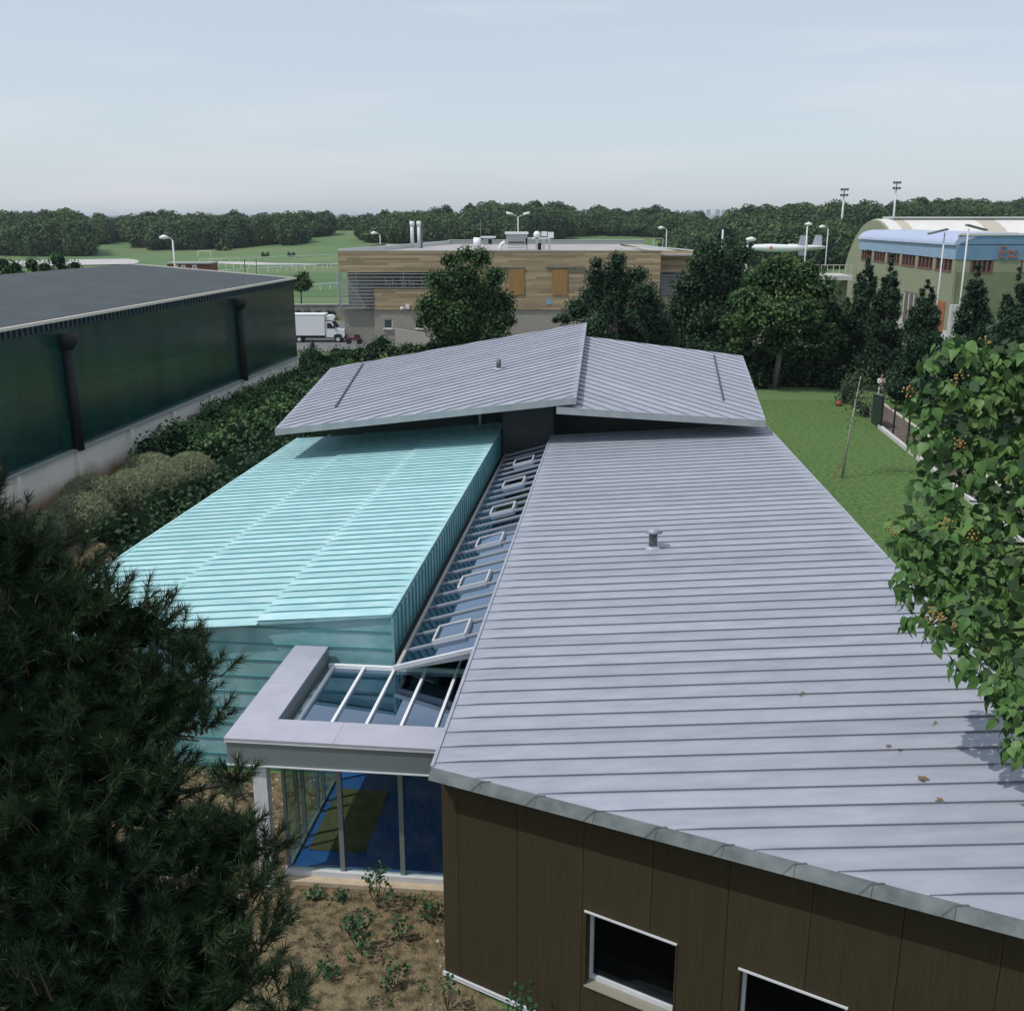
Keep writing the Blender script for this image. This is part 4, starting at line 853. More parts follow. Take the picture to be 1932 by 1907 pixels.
# far town: towers and long pale blocks on the horizon
TWR=M('far_tower',(.28,.31,.36),.8); g=random.Random(4)
for i,(xa,xb,yt) in enumerate(((1273,1282,397),(1288,1292,401),(1295,1304,397),(1308,1312,398),(1318,1328,397),(1333,1340,396),(1350,1358,396),(1362,1367,397),(1374,1383,398))):
    a=PY(xa,yt,5200); b=PY(xb,yt,5200); t=thing('tower_block','%s of nine faint grey towers on the horizon'%('first second third fourth fifth sixth seventh eighth last'.split()[i]+' from the left'),'tower block',((a.x+b.x)/2,5200,0),'faint towers on the horizon')
    MB().box(((a.x+b.x)/2,5200,a.z/2),(b.x-a.x,18,a.z),(1,0,0),(0,1,0)).build('tower_body',TWR,t); MB().box(((a.x+b.x)/2,5200,a.z+1.5),((b.x-a.x)*.4,9,3),(1,0,0),(0,1,0)).build('roof_house',TWR,t)
q=MB(); 
for xa,xb,yt in ((1283,1372,406),(612,700,417),(500,560,413),(436,447,411),(533,547,411)):
    a=PY(xa,yt,4300); b=PY(xb,yt,4300); t=thing('far_long_building','pale long building on the horizon, %s'%{1283:'below the faint towers',612:'left of the dark timber building woods',500:'above the middle wood',436:'small one above the left wood',533:'small one right of the middle wood'}[xa],'building',((a.x+b.x)/2,4300,0))
    MB().box(((a.x+b.x)/2,4300,max(8,a.z)/2),(b.x-a.x,30,max(8,a.z)),(1,0,0),(0,1,0)).build('wall',M('far_wall%d'%xa,(.5,.5,.5),.8),t)
# ================================================================== WOODS
def wood(name,label,segs,seed,size=.95,dens=3.4,leafm=None):
    """segs: (px0,px1,top_y,Y,width_px,rows)"""
    g=np.random.default_rng(seed); bl=[]
    for x0_,x1_,yt,Y,rows in segs:
        n=max(1,int((x1_-x0_)/11))
        for r_ in range(rows):
            for i in range(n+1):
                px=x0_+(x1_-x0_)*i/max(1,n)+g.uniform(-5,5); Yr=Y-r_*9+g.uniform(-5,5); tp=PY(px,yt+r_*5+g.normal()*3.0-abs(g.normal())*3.0+4*math.sin(px*.045+seed)*math.sin(px*.11),Yr); gz=terr(tp.x,Yr); H=tp.z-gz
                if H<3: H=3
                w_=g.uniform(1.9,4.4); z=gz+H-w_*.9
                bl.append((tp.x,Yr,z,w_,w_,w_*g.uniform(.9,1.25)))
                bl.append((tp.x+g.uniform(-1.5,1.5),Yr-2,gz+H*.38,w_*1.1,w_*1.1,H*.42))
                if g.random()<.5: bl.append((tp.x+g.uniform(-2.5,2.5),Yr-2.5,gz+H*.62,w_*.8,w_*.8,w_*.8))
    V,Fq=cloud(bl,dens,size,seed,shell=.8,jit=.7); o=npmesh(name,V,Fq,leafm or L_WO,loc=(bl[0][0],bl[0][1],0)); tag(o,label,'woodland',kind='stuff')
    V,Fq=cores(bl,.86,g); o2=npmesh('shade_core',V,Fq,CORE2,o); o2['kind']='stuff'
wood('left_wood','dark rounded wood at the far left beyond the felt roof',[(-60,150,406,400,4),(20,160,418,375,2),(130,195,412,455,2),(185,215,424,500,1)],11)
wood('middle_wood','mixed wood with uneven tops beyond the sports fields',[(215,270,414,470,2),(262,305,404,440,3),(295,430,410,430,4),(330,560,412,410,2),(430,560,412,440,3),(545,615,406,450,3),(590,640,420,500,2)],12)
wood('centre_wood','dark wood behind the flues and roof units',[(630,700,424,520,2),(690,760,408,430,4),(750,900,404,420,4),(880,925,396,430,4),(915,1010,388,430,5),(1000,1060,393,440,4)],13)
wood('right_wood','long dark wood behind the green slope, towards the white pole',[(1050,1275,399,460,4),(1260,1320,408,440,3),(1300,1400,417,400,3),(1270,1400,440,330,4),(1380,1500,398,380,5),(1490,1600,392,360,5),(1400,1590,425,300,4)],14)
wood('far_right_wood','wood behind the arched roof and floodlight masts',[(1590,1700,393,380,4),(1690,1740,386,380,3),(1730,1990,386,400,4)],15)
# small separate trees at the wood edge
def small(px,py,Y,r,label,seed,m=L_WE,h=None):
    c=PY(px,py,Y); gz=terr(c.x,Y); bl=blobsphere((c.x,Y,c.z),(r,r,r),7,seed,.5); tree('small_tree',label,'tree',(c.x,Y,gz),bl,3.0,.9,m,seed,.15,'small trees at the edge of the woods',3)
small(372,470,395,2.6,'light green small tree left of the goal at the wood edge',21)
small(423,468,385,2.8,'light green small tree above the white goal',22)
small(660,430,480,4.5,'pale green rounded tree between the middle and centre woods',23)
small(1370,452,250,3.2,'reddish dark low tree below the white pole',24,L_DK)
# ================================================================== MIDDLE-DISTANCE TREES
def bs(px,py,Y,rx,rz,n,seed,**k):
    c=PY(px,py,Y); return c,blobsphere((c.x,Y,c.z),(rx,rx,rz),n,seed,**k)
bl=[]
for px,py,r in ((850,492,.8),(908,486,.85),(880,480,.7),(826,530,1.0),(932,525,1.0),(875,525,1.5),(812,578,1.15),(946,572,1.15),(882,575,1.9),(835,620,1.25),(932,622,1.25),(880,625,1.5),(958,604,.7),(798,604,.6),(856,655,1.1),(908,655,1.1),(845,560,1.2),(915,550,1.1),(840,595,1.2),(920,600,1.2),(850,640,1.2),(915,640,1.2),(860,600,1.6)):
    p=PY(px,py,92+rnd.uniform(-2.2,1.0)); r=r*1.15; bl.append((p.x,p.y,p.z,r,r,r*.9))
tree('chestnut_tree','round dense chestnut tree in front of the timber planks','tree',(PY(878,600,92).x,92,0),bl,28,.28,L_CH,31,.25)
bl=[]
for px,py,r in ((1165,490,.7),(1160,515,1.1),(1125,497,.55),(1128,525,1.0),(1205,520,.8),(1170,550,1.6),(1120,560,1.2),(1215,555,1.2),(1090,585,1.1),(1150,590,1.5),(1215,590,1.5),(1240,615,1.3),(1180,620,1.4),(1120,620,1.2),(1065,602,.55),(1048,603,.3),(1245,640,1.2),(1200,645,1.2),(1230,575,.9),(1145,645,1.0)):
    p=PY(px,py,78+rnd.uniform(-1.5,1.5)); bl.append((p.x,p.y,p.z,r,r,r*.85))
tree('pine_tree','irregular dark pine with several leading tops right of the orange shutters','tree',(PY(1165,600,78).x,78,0),bl,44,.28,L_CO,32,.22,aspect=.35)
bl=[]
for px,py,r in ((1345,480,1.3),(1330,520,1.6),(1375,510,1.6),(1300,540,1.3),(1345,560,2.0),(1290,585,1.5),(1395,550,1.6),(1330,610,2.0),(1280,630,1.6),(1380,610,2.0),(1400,480,.9),(1320,500,1.0),(1300,660,1.5),(1360,660,1.8)):
    p=PY(px,py,84+rnd.uniform(-2,2)); bl.append((p.x,p.y,p.z,r,r,r))
tree('tall_dark_tree','tall dark leafy tree beside the right end of the timber building','tree',(PY(1340,600,84).x,84,0),bl,24,.28,L_DK,33,.25)
bl=[]
for px,py,r in ((1475,505,1.4),(1440,525,1.4),(1515,515,1.5),(1550,545,1.3),(1480,545,1.8),(1410,565,1.3),(1430,600,1.7),(1500,590,1.9),(1560,590,1.5),(1390,610,1.2),(1540,630,1.5),(1470,640,1.5),(1400,650,1.1),(1575,640,.9),(1350+60,625,.9),(1560,665,.8),(1500,665,1.0)):
    p=PY(px,py,75.5+rnd.uniform(-2.0,1.5)); bl.append((p.x,p.y,p.z,r,r,r*.7))
tree('chestnut_tree','broad spreading chestnut with a pale forked trunk at the lawn edge','tree',(PY(1462,700,75.5).x,75.5,0),bl,26,.30,L_CH,34,.20,limbs=8,bark=M('pale_bark',(.16,.15,.13),.9))
p=Vector((PY(1462,700,70.5).x,70.5,0)); 
# conifers in a row
def conifer(px,ytop,ybase,Y,wpx,label,seed,lean=0):
    top=PY(px,ytop,Y); k=Y*1.03/1932; W_=wpx*k*1.22; g=random.Random(seed); bl=[]
    z=top.z-.35; i=0; H=top.z-.6
    while z>.9:
        f=(top.z-z)/H; rr=W_*(f**.72)*(1.0-.25*max(0,f-.8)/.2)
        n=1 if rr<.5 else int(3+rr*2.2)
        for j in range(n):
            a=g.uniform(0,6.28); q=rr*(.62 if n>1 else 0)*g.uniform(.75,1.15); s=max(.22,rr*.42)*g.uniform(.75,1.2); bl.append((top.x+math.cos(a)*q,Y+math.sin(a)*q,z+g.uniform(-.2,.2),s,s,s*1.0))
        z-=max(.35,rr*.42); i+=1
    tree('conifer',label,'conifer',(top.x,Y,0),bl,40,.24,L_CO,seed,.14,'row of pointed dark conifers',4,aspect=.35)
conifer(1640,470,700,76,44,'first pointed conifer from the left, beside the broad chestnut',41)
conifer(1684,470,705,74,40,'second pointed conifer, slimmest, below the row of red windows',42)
conifer(1752,520,745,68,52,'third conifer, shortest and broad, left of the orange door',43)
conifer(1848,490,740,70,50,'fourth conifer, standing before the blue building corner',44)
conifer(1925,495,740,66,52,'last conifer at the right edge of the row',45)
conifer(1600,560,705,78,34,'low conifer half hidden between the chestnut and the pointed row',46)
# shrubs and hedges
def shrub(name,label,bl,dens,size,m,seed,cat='shrub',group=None,core=.75,**k):
    t=thing(name,label,cat,(bl[0][0],bl[0][1],0),group); V,Fq=cloud(bl,dens,size,seed,**k); o=npmesh('foliage',V,Fq,m,t); g=np.random.default_rng(seed); V,Fq=cores(bl,core,g); npmesh('shade_core',V,Fq,CORE,t); return t
def strip(u0,u1,v0_,v1_,z,r,n,seed,dz=.15):
    g=random.Random(seed); out=[]
    for i in range(n):
        u_=g.uniform(u0,u1); v_=v0_+(v1_-v0_)*(i+.5)/n; p=U(u_,v_); s=r*g.uniform(.8,1.25); out.append((p.x,p.y,z+g.uniform(-dz,dz),s,s,s*.9))
    return out
shrub('hedge','long dense low hedge along the white base wall of the green hall',strip(-23.6,-19.6,46.5,76,.7,1.15,90,51),18,.24,L_HE,51,'hedge')
shrub('dry_grass_bush','large straw coloured feathery grass bush beside the hedge',[(*U(u_,v_)[:2],z_,r_,r_,r_*.8) for u_,v_,z_,r_ in ((-20.9,36.5,.8,1.1),(-21.3,38.2,1.0,1.2),(-20.2,39.5,1.0,1.15),(-19.6,41,1.0,1.1),(-20.7,42.3,1.0,1.2),(-19.3,43.3,.9,1.1),(-21.6,35,.6,.9),(-19.9,44.8,.8,.9))],620,.26,L_DR,52,aspect=.10,droop=-1.6,zbias=.0,jit=1.0,core=.5)
shrub('dark_shrubs','dark leafy shrubs filling the strip beside the turquoise roof',strip(-19.0,-15.5,33,60,.5,1.0,44,53),14,.24,L_DK,53)
shrub('low_shrubs','low green shrubs with gaps along the turquoise roof eave',strip(-16.4,-14.2,26,56,.3,.7,46,54),14,.20,L_HE,54)
shrub('weed_border','ragged light green weeds at the foot of the turquoise wing',strip(-15.6,-13.9,20,34,.2,.55,26,55),16,.16,L_WE,55)
t=thing('yellow_flowers','small yellow flowers in the border beside the turquoise roof','flowers',U(-15,28,0)); g=np.random.default_rng(5); 
C=[];
for (u_,v_,s) in ((-15.4,28.3,.5),(-15.1,32.5,.5),(-14.9,34,.3),(-15.0,30.5,.3)):
    q=U(u_,v_); C.append(np.array([q.x,q.y,.95])+g.normal(size=(26,3))*np.array([s,s,.12]))
C=np.concatenate(C); V,Fq=leafquads(C,np.tile([0,0,1.],(len(C),1)),.11,g,.9); o=npmesh('petals',V,Fq,M('yellow_petal',(.65,.5,.03),.6),t)
shrub('cypress_shrub','dark dense evergreen shrub by the far end of the green hall',[(*PY(px,py,Y)[:],r,r,r) for px,py,Y,r in ((595,685,82,1.3),(575,690,84,1.2),(615,690,80,1.1),(585,675,85,1.0),(640,680,84,.9))],18,.24,L_DK,56)
shrub('bank_shrubs','green bushes on the bank between the raised roof and the parked truck',[(*PY(px,py,Y)[:],r,r,r*.8) for px,py,Y,r in ((655,672,90,1.0),(680,668,90,1.0),(705,660,90,1.1),(720,650,91,1.1),(745,665,90,1.0),(770,660,91,.9),(790,662,91,.9),(815,655,92,.8),(840,658,92,.8),(635,668,91,.9),(700,675,88,1.0),(760,672,88,.9))],16,.22,L_WE,57)
sheet('bank_grass',[U(-27,77),U(-27,95),U(3.4,98),U(3.4,60),U(-9,60),U(-14,77)],.016,GRASS)
shrub('shade_hedge','deep shaded hedge closing the lawn under the trees',[(*PY(px,py,Y)[:],1.5,1.5,1.5) for px,py,Y in ((1400,700,76),(1430,715,76),(1470,710,77),(1500,715,77),(1535,715,77),(1570,715,76),(1420,680,78),(1450,675,79),(1500,680,79),(1540,680,79),(1350,690,76),(1380,690,77),(1300,670,78),(1330,680,78),(1590,700,77))],10,.3,L_DK,58,'hedge')
shrub('right_shrubs','dark greenery behind the fence path, below the conifers',[(*PY(px,py,Y)[:],r,r,r*.8) for px,py,Y,r in ((1700,735,66,1.2),(1740,740,66,1.3),(1780,745,64,1.3),(1820,760,62,1.3),(1860,780,60,1.4),(1900,790,60,1.5),(1720,715,70,1.3),(1640,712,78,1.2),(1800,800,54,1.0),(1850,830,52,1.3),(1900,850,50,1.5))],14,.26,L_DK,60)
for i,(px,py,Y,r) in enumerate(((60,500,112,.9),(110,492,112,1.0),(140,504,110,.8),(30,505,112,.8),(5,500,112,1.0),(85,505,111,.8))):
    p=PY(px,py,Y); shrub('roadside_bush',['dark bush behind the felt roof, second from the left','tallest leafy bush behind the felt roof ridge','rightmost bush behind the felt roof ridge','thin bush behind the felt roof, near the picture edge','dark bush at the left picture edge behind the felt roof','small bush between two taller ones behind the felt roof'][i],[(p.x,p.y,p.z,r,r,r*.9),(p.x+.5,p.y,p.z-1.1,r*1.1,r,r),(p.x-.4,p.y,p.z-2.2,r*1.2,r,r*1.2),(p.x,p.y,1.5,r,r,1.8)],16,.26,L_HE,70+i,group='bushes behind the felt roof')
p=PY(566,535,150); bl=blobsphere((p.x,150,p.z),(1.7,1.7,1.5),9,80,.5); tree('small_tree','small light green tree just past the end of the green hall','tree',(p.x,150,0),bl,14,.35,L_WE,80,.1)
t=thing('pale_low_wall','long low grey wall behind the truck, with shrubs before it','wall',(-35,131,0)); bx(MB(),-60,-18.5,131,131.3,0,1.7).build('wall_face',CONC,t); bx(MB(),-60,-18.5,130.9,131.4,1.7,1.8).build('wall_cap',CONW,t)
for i,px in enumerate((562,578,600,622)): 
    p=PY(px,572,129.5); shrub('verge_bush',['first','second','third','last'][i]+' small bush from the left before the low grey wall',[(p.x,p.y,.6,.7,.7,.7),(p.x+.4,p.y,.5,.5,.5,.5)],26,.2,L_DK,90+i,group='bushes before the low wall')
# ================================================================== TRUCK
tr=thing('box_truck','white refrigerated box truck parked behind the green hall','truck',(-19.7,105.5,0)); TY=104.6; TD=2.1
q=bx(MB(),-23.2,-18.95,TY,TY+TD,.78,2.78); q.build('cargo_box',WHITEP,tr)
bx(MB(),-23.25,-18.9,TY-.03,TY+TD+.03,2.785,2.84).build('box_roof',WHITEP,tr); bx(MB(),-23.2,-18.95,TY-.02,TY-.001,.72,.80).build('box_skirt',POL,tr)
MB().prism([(-18.9,TY+.4,2.15),(-18.1,TY+.4,2.25),(-18.0,TY+.4,2.5),(-18.2,TY+.4,2.68),(-18.9,TY+.4,2.68)],(0,1.3,0)).build('refrigeration_unit',WHITEP,tr)
cab=[(-18.9,.55),(-17.0,.5),(-16.95,.95),(-17.1,1.25),(-17.75,1.42),(-18.25,2.05),(-18.85,2.1),(-18.9,2.05)]
MB().prism([(x,TY+.08,z) for x,z in cab],(0,1.95,0)).build('cab',WHITEP,tr)
MB().prism([(x,TY+.065,z) for x,z in ((-18.72,1.42),(-17.98,1.42),(-18.32,1.95),(-18.72,1.98))],(0,.012,0)).build('side_window',DARK,tr)
MB().prism([(-17.80,TY+.15,1.46),(-17.80,TY+1.95,1.46),(-18.22,TY+1.95,2.03),(-18.22,TY+.15,2.03)],(.015,0,.012)).build('windscreen',DARK,tr)
bx(MB(),-17.05,-16.93,TY+.05,TY+2.05,.40,.62).build('bumper',DARK,tr); bx(MB(),-16.98,-16.93,TY+.2,TY+.55,.75,.95).build('headlight',GLD,tr); bx(MB(),-16.99,-16.935,TY+.65,TY+1.5,.68,.95).build('grille',DARK,tr); bx(MB(),-23.0,-17.3,TY+.3,TY+1.8,.42,.56).build('chassis',DARK,tr); bx(MB(),-18.05,-17.9,TY-.05,TY+.07,1.45,1.75).build('mirror',DARK,tr)
for x in (-17.65,-21.6):
    for y in (TY+.12,TY+1.78):
        o=MB().tube([(x,y-.11,.34),(x,y+.11,.34)],.34,16).build('wheel',DARK,tr); MB().tube([(x,y-.13,.34),(x,y-.112,.34)],.18,12).build('hubcap',POL,o)
MB().prism([(x,TY+.06,z) for x,z in ((-18.1,.55),(-18.05,.75),(-17.85,.86),(-17.45,.86),(-17.25,.75),(-17.2,.55))],(0,.015,0)).build('wheel_arch',DARK,tr)
# parked moped
mo=thing('moped','small red and black moped parked beside the grey concrete base','moped',(-15.8,103.2,0))
for x in (-16.35,-15.25): MB().tube([(x,103.15,.3),(x,103.25,.3)],.3,14).build('wheel',DARK,mo)
MB().tube([(-16.3,103.2,.35),(-16.15,103.2,1.0)],.05,6).build('fork',M('red_paint',(.4,.06,.04),.4),mo); MB().bar((-16.1,103.0,1.05),(-16.1,103.45,1.08),.04,.04).build('handlebar',DARK,mo)
MB().prism([(-16.2,103.1,.45),(-15.2,103.1,.45),(-15.15,103.1,.8),(-15.7,103.1,.85),(-15.9,103.1,.6),(-16.2,103.1,.7)],(0,.22,0)).build('body',M('dark_red_paint',(.12,.02,.02),.4),mo); MB().box((-15.5,103.2,.9),(.6,.24,.12),(1,0,0),(0,1,0)).build('seat',DARK,mo)
p=P(590,662); t=thing('dark_bollard','dark squat bollard on the grass verge before the truck','bollard',p); MB().tube([p,p+ZX*.7,p+ZX*.95],[.28,.2,.12],10).build('post',DARK,t,True); MB().tube([p+ZX*.93,p+ZX*1.05],[.16,.13],10).build('cap',DARK,t)
# ================================================================== LAWN SIDE: path, kerb, fence, person, sapling
kf=[P(1659,808),P(1749,881),P(1800,925),P(1932,1040)]; kfar=[P(1666,763),P(1801,860),P(1932,950)]
sheet('brown_path',[P(1640,790),P(1659,806),P(1749,878),P(1932,1035),P(1932,955),P(1801,862),P(1668,764),P(1645,750)],.02,PATHM)
t=thing('path_kerb','pale concrete kerb blocks between the lawn and the brown path','kerb',kf[0])
d_=(kf[1]-kf[0]).normalized(); L_=(kf[3]-kf[0]).length; s=0
while s<L_: MB().bar(kf[0]+d_*s+ZX*.1,kf[0]+d_*(s+1.48)+ZX*.1,.2,.22).build('kerb_block',CONW,t); s+=1.5
t=thing('far_kerb','thin pale kerb on the far side of the brown path','kerb',kfar[0])
for a,b in zip(kfar[:-1],kfar[1:]): MB().bar(a+ZX*.06,b+ZX*.06,.1,.12).build('kerb_block',CREAM,t)
FEN=M('fence_black',(.012,.015,.015),.5)
ft=thing('post_fence','dark fence of slim posts and fine wires along the kerb','fence',kf[0])
tops=[]
for (bx_,by_),(tx,ty) in (((1684,825),(1689,764)),((1711,846),(1716,782)),((1740,869),(1746,802)),((1772,893),(1778,830)),((1808,922),(1816,858)),((1850,955),(1858,890))):
    b=P(bx_,by_); MB().bar(b,b+ZX*1.85,.08,.08,Vector((1,0,0))).build('post',FEN,ft); tops.append(b)
for h in (.5,1.1,1.75):
    for a,b in zip(tops[:-1],tops[1:]): MB().bar(a+ZX*h,b+ZX*h,.006,.006).build('wire',FEN,ft)
ga=P(1643,797); gb=P(1661,810); gt_=thing('gate_panel','solid dark green gate panel at the near end of the hedge','gate',ga)
MB().prism([ga,gb,gb+ZX*1.9,ga+ZX*1.75],(.08,.08,0)).build('panel',M('gate_green',(.012,.03,.025),.5),gt_); MB().bar(gb,gb+ZX*2.0,.12,.12,Vector((1,0,0))).build('gate_post',FEN,gt_)
MB().bar(ga+ZX*1.75,gb+ZX*1.92,.1,.06).build('top_rail',FEN,gt_)
shrub('fence_climber','sparse grey green climber growing on the fence left of the gate',[(*PY(px,py,Y)[:],r,r,r) for px,py,Y,r in ((1600,745,69,.8),(1618,765,65,.5),(1632,775,64,.6),(1610,725,71,.8),(1590,760,69,.6))],26,.17,LEAF('climber_leaf',(.035,.06,.035),(.06,.08,.05)),61,core=.5)
p=P(1582,766); t=thing('red_bucket','small red bucket lying in the shade at the lawn edge','bucket',p); MB().tube([p+ZX*.02,p+ZX*.2,p+ZX*.32],[.20,.24,.12],10).build('body',M('red_plastic',(.24,.05,.03),.6),t,True); MB().bar(p+ZX*.33+UX*-.15,p+ZX*.33+UX*.2,.04,.04).build('handle',M('orange_plastic',(.5,.15,.05),.5),t)
# sapling
b=P(1589,902); tp=b+Vector((.55,.3,4.9)); t=thing('birch_sapling','slim leaning birch sapling with pale stem, staked in the lawn','tree',b)
MB().tube([b,b.lerp(tp,.5)+Vector((-.05,0,0)),tp],[.06,.045,.02],8).build('trunk',BIRCH,t,True)
q=MB(); q.bar(P(1572,900),b.lerp(tp,.2)+ZX*.02,.05,.05); q.build('stake',M('stake_wood',(.30,.13,.06),.8),t)
g=np.random.default_rng(3); C=np.array(tp)+g.normal(size=(700,3))*np.array([.5,.5,.7])+np.array([0,0,-.5]); V,Fq=leafquads(C,g.normal(size=(700,3)),.11,g,.7); npmesh('leaves',V,Fq,LEAF('birch_leaf',(.05,.08,.03),(.08,.11,.05)),t)
for i in range(9):
    a=b.lerp(tp,.6+.045*i); MB().bar(a,a+Vector((rnd.uniform(-.6,.6),rnd.uniform(-.5,.5),rnd.uniform(.2,.7))),.012,.012).build('twig',BIRCH,t)
# person in a white shirt, arms folded
pb=P(1660,753); pe=thing('person','person in white shirt and pale trousers standing with folded arms behind the gate','person',pb)
def skin(name,pts,edges,m,parent,sub=1):
    me=bpy.data.meshes.new(name); off=OFF[parent.name]; me.from_pydata([tuple(Vector(p[:3])-off) for p in pts],edges,[]); me.materials.append(m)
    o=bpy.data.objects.new(name,me); link(o,parent); 
    me.attributes  # layer for radii
    if not me.skin_vertices: 
        try: me.skin_vertices.new(name='')
        except Exception: pass
    mo_=o.modifiers.new('skin','SKIN')
    try:
        for i,p in enumerate(pts): me.skin_vertices[0].data[i].radius=(p[3],p[3] if len(p)<5 else p[4]); me.skin_vertices[0].data[i].use_root=(i==0)
    except Exception as e: print('skin',e)
    s_=o.modifiers.new('subsurf','SUBSURF'); s_.levels=sub; s_.render_levels=sub; mo_.use_smooth_shade=True; return o
SKN=M('skin',(.42,.22,.15),.6)
def B(x,y,z): return (pb.x+x,pb.y+y,pb.z+z)
skin('body',[(*B(0,0,.98),.13,.10),(*B(0,0,1.25),.14,.10),(*B(0,0,1.42),.13,.09),(*B(0,0,1.52),.055),(*B(0,-.01,1.60),.085,.095),(*B(0,-.01,1.72),.085,.095),(*B(.19,0,1.40),.055),(*B(.25,-.08,1.14),.042),(*B(.02,-.22,1.16),.033),(*B(-.10,-.20,1.18),.03),(*B(-.19,0,1.40),.055),(*B(-.25,-.08,1.14),.042),(*B(-.02,-.25,1.10),.033),(*B(.10,-.22,1.12),.03),(*B(.10,0,.88),.085),(*B(.11,0,.48),.06),(*B(.11,.02,.08),.045),(*B(.12,-.14,.04),.035),(*B(-.10,0,.88),.085),(*B(-.12,-.02,.48),.06),(*B(-.13,.02,.08),.045),(*B(-.14,-.14,.04),.035)],
 [(0,1),(1,2),(2,3),(3,4),(4,5),(2,6),(6,7),(7,8),(8,9),(2,10),(10,11),(11,12),(12,13),(0,14),(14,15),(15,16),(16,17),(0,18),(18,19),(19,20),(20,21)],SKN,pe)
skin('shirt',[(*B(0,0,.86),.17,.13),(*B(0,0,1.1),.165,.125),(*B(0,0,1.42),.16,.11),(*B(.2,0,1.40),.075),(*B(.27,-.06,1.18),.065),(*B(.13,-.17,1.16),.055),(*B(-.2,0,1.40),.075),(*B(-.27,-.06,1.18),.065),(*B(-.13,-.19,1.12),.055)],[(0,1),(1,2),(2,3),(3,4),(4,5),(2,6),(6,7),(7,8)],M('white_shirt',(.8,.8,.8),.8),pe)
skin('trousers',[(*B(0,0,.92),.15,.11),(*B(.10,0,.80),.10),(*B(.115,0,.45),.08),(*B(.115,.02,.10),.07),(*B(-.10,0,.80),.10),(*B(-.12,-.02,.45),.08),(*B(-.13,.02,.10),.07)],[(0,1),(1,2),(2,3),(0,4),(4,5),(5,6)],M('pale_trousers',(.5,.5,.52),.8),pe)
hb_=MB(); 
hv=ICOV*np.array([.094,.104,.07])+np.array(B(0,.015,1.76)); hb_.v=[tuple(x) for x in hv]; hb_.f=[tuple(int(i) for i in f) for f in ICOF]; hb_.build('hair',M('brown_hair',(.09,.045,.02),.8),pe,True)
# ================================================================== FOREGROUND PINE (left)
pine=thing('pine_tree','big dark long needled pine in the left foreground, its shoots over the turquoise roof','tree',(-5.6,8.2,0))
PB=[(20,1065,9.5,.42),(105,1115,9.3,.38),(180,1160,9.0,.36),(-70,1010,10,.6),(255,1185,8.9,.28),(330,1225,8.8,.24),(385,1270,8.6,.24),(310,1330,8.6,.38),(175,1270,9,.5),(50,1220,9.2,.6),
(370,1370,8.5,.26),(200,1410,8.6,.5),(50,1390,9,.6),(-90,1260,9.5,.8),(110,1550,8.6,.6),(265,1500,8.4,.42),(-10,1600,8.6,.6),(330,1590,8.3,.38),(420,1610,8.2,.30),(455,1560,8.2,.10),
(500,1600,8.1,.16),(200,1700,8.3,.55),(380,1730,8.1,.42),(470,1680,8.0,.26),(60,1800,8.4,.6),(250,1870,8.2,.52),(400,1850,8.0,.34),(-200,1120,10,1.0),(-240,1400,9.6,1.0),(-220,1700,9.2,1.0),(100,2000,8.0,.7),(320,2000,7.9,.45),(445,1475,8.3,.08),(490,1770,7.9,.2),(470,1860,7.8,.26),(540,1905,7.7,.2),(150,1480,8.8,.5),(120,1310,9.1,.45),(250,1330,8.8,.4),(290,1440,8.6,.22),(140,1650,8.5,.5),(330,1800,8.0,.4),(140,1900,8.1,.5)]
pbl=[]
for px,py,d,r in PB:
    p=PD(px,py,d); pbl.append((p.x,p.y,p.z,r,r,r*.9))
for q in ((-6.3,7.6,10.9,1.5),(-6.0,6.2,9.9,1.4),(-6.7,8.8,10.6,1.4),(-6.0,5.0,8.2,1.5),(-7.2,6.5,12.2,1.2),(-6.4,4.2,6.5,1.5),(-5.9,7.4,7.0,1.4),(-4.6,5.4,5.2,1.2),(-5.2,9.5,6.6,1.1)): pbl.append((*q,q[3],q[3]))  # unseen upper crown, added outside the view to shade the visible pine
g=np.random.default_rng(77)
def shoots(blobs,per,seed):
    g=np.random.default_rng(seed); Ps=[];Ds=[];Ls=[]
    for b in blobs:
        c=np.array(b[:3]); r=b[3]; n=max(7,int(per*r*r))
        d=g.normal(size=(n,3)); d[:,2]=np.abs(d[:,2])*.8-.25; d/=np.linalg.norm(d,axis=1,keepdims=True)
        L=g.uniform(.16,.34,n)*min(1.15,.75+r*.5)
        dd=d*.9+np.array([0.05,0,.75])+g.normal(size=(n,3))*.22; dd/=np.linalg.norm(dd,axis=1,keepdims=True)
        Ps.append(c+d*r*g.uniform(.25,1.0,(n,1))-dd*L[:,None]*.3); Ds.append(dd); Ls.append(L)
    return np.concatenate(Ps),np.concatenate(Ds),np.concatenate(Ls)
vis=pbl[:len(PB)]
Pp,Dd,Ll=shoots(vis,300,78)
def perp(D):
    a=np.cross(D,np.array([.31,.17,.93])); a/=np.maximum(np.linalg.norm(a,axis=1,keepdims=True),1e-6); return a,np.cross(D,a)
NN=110
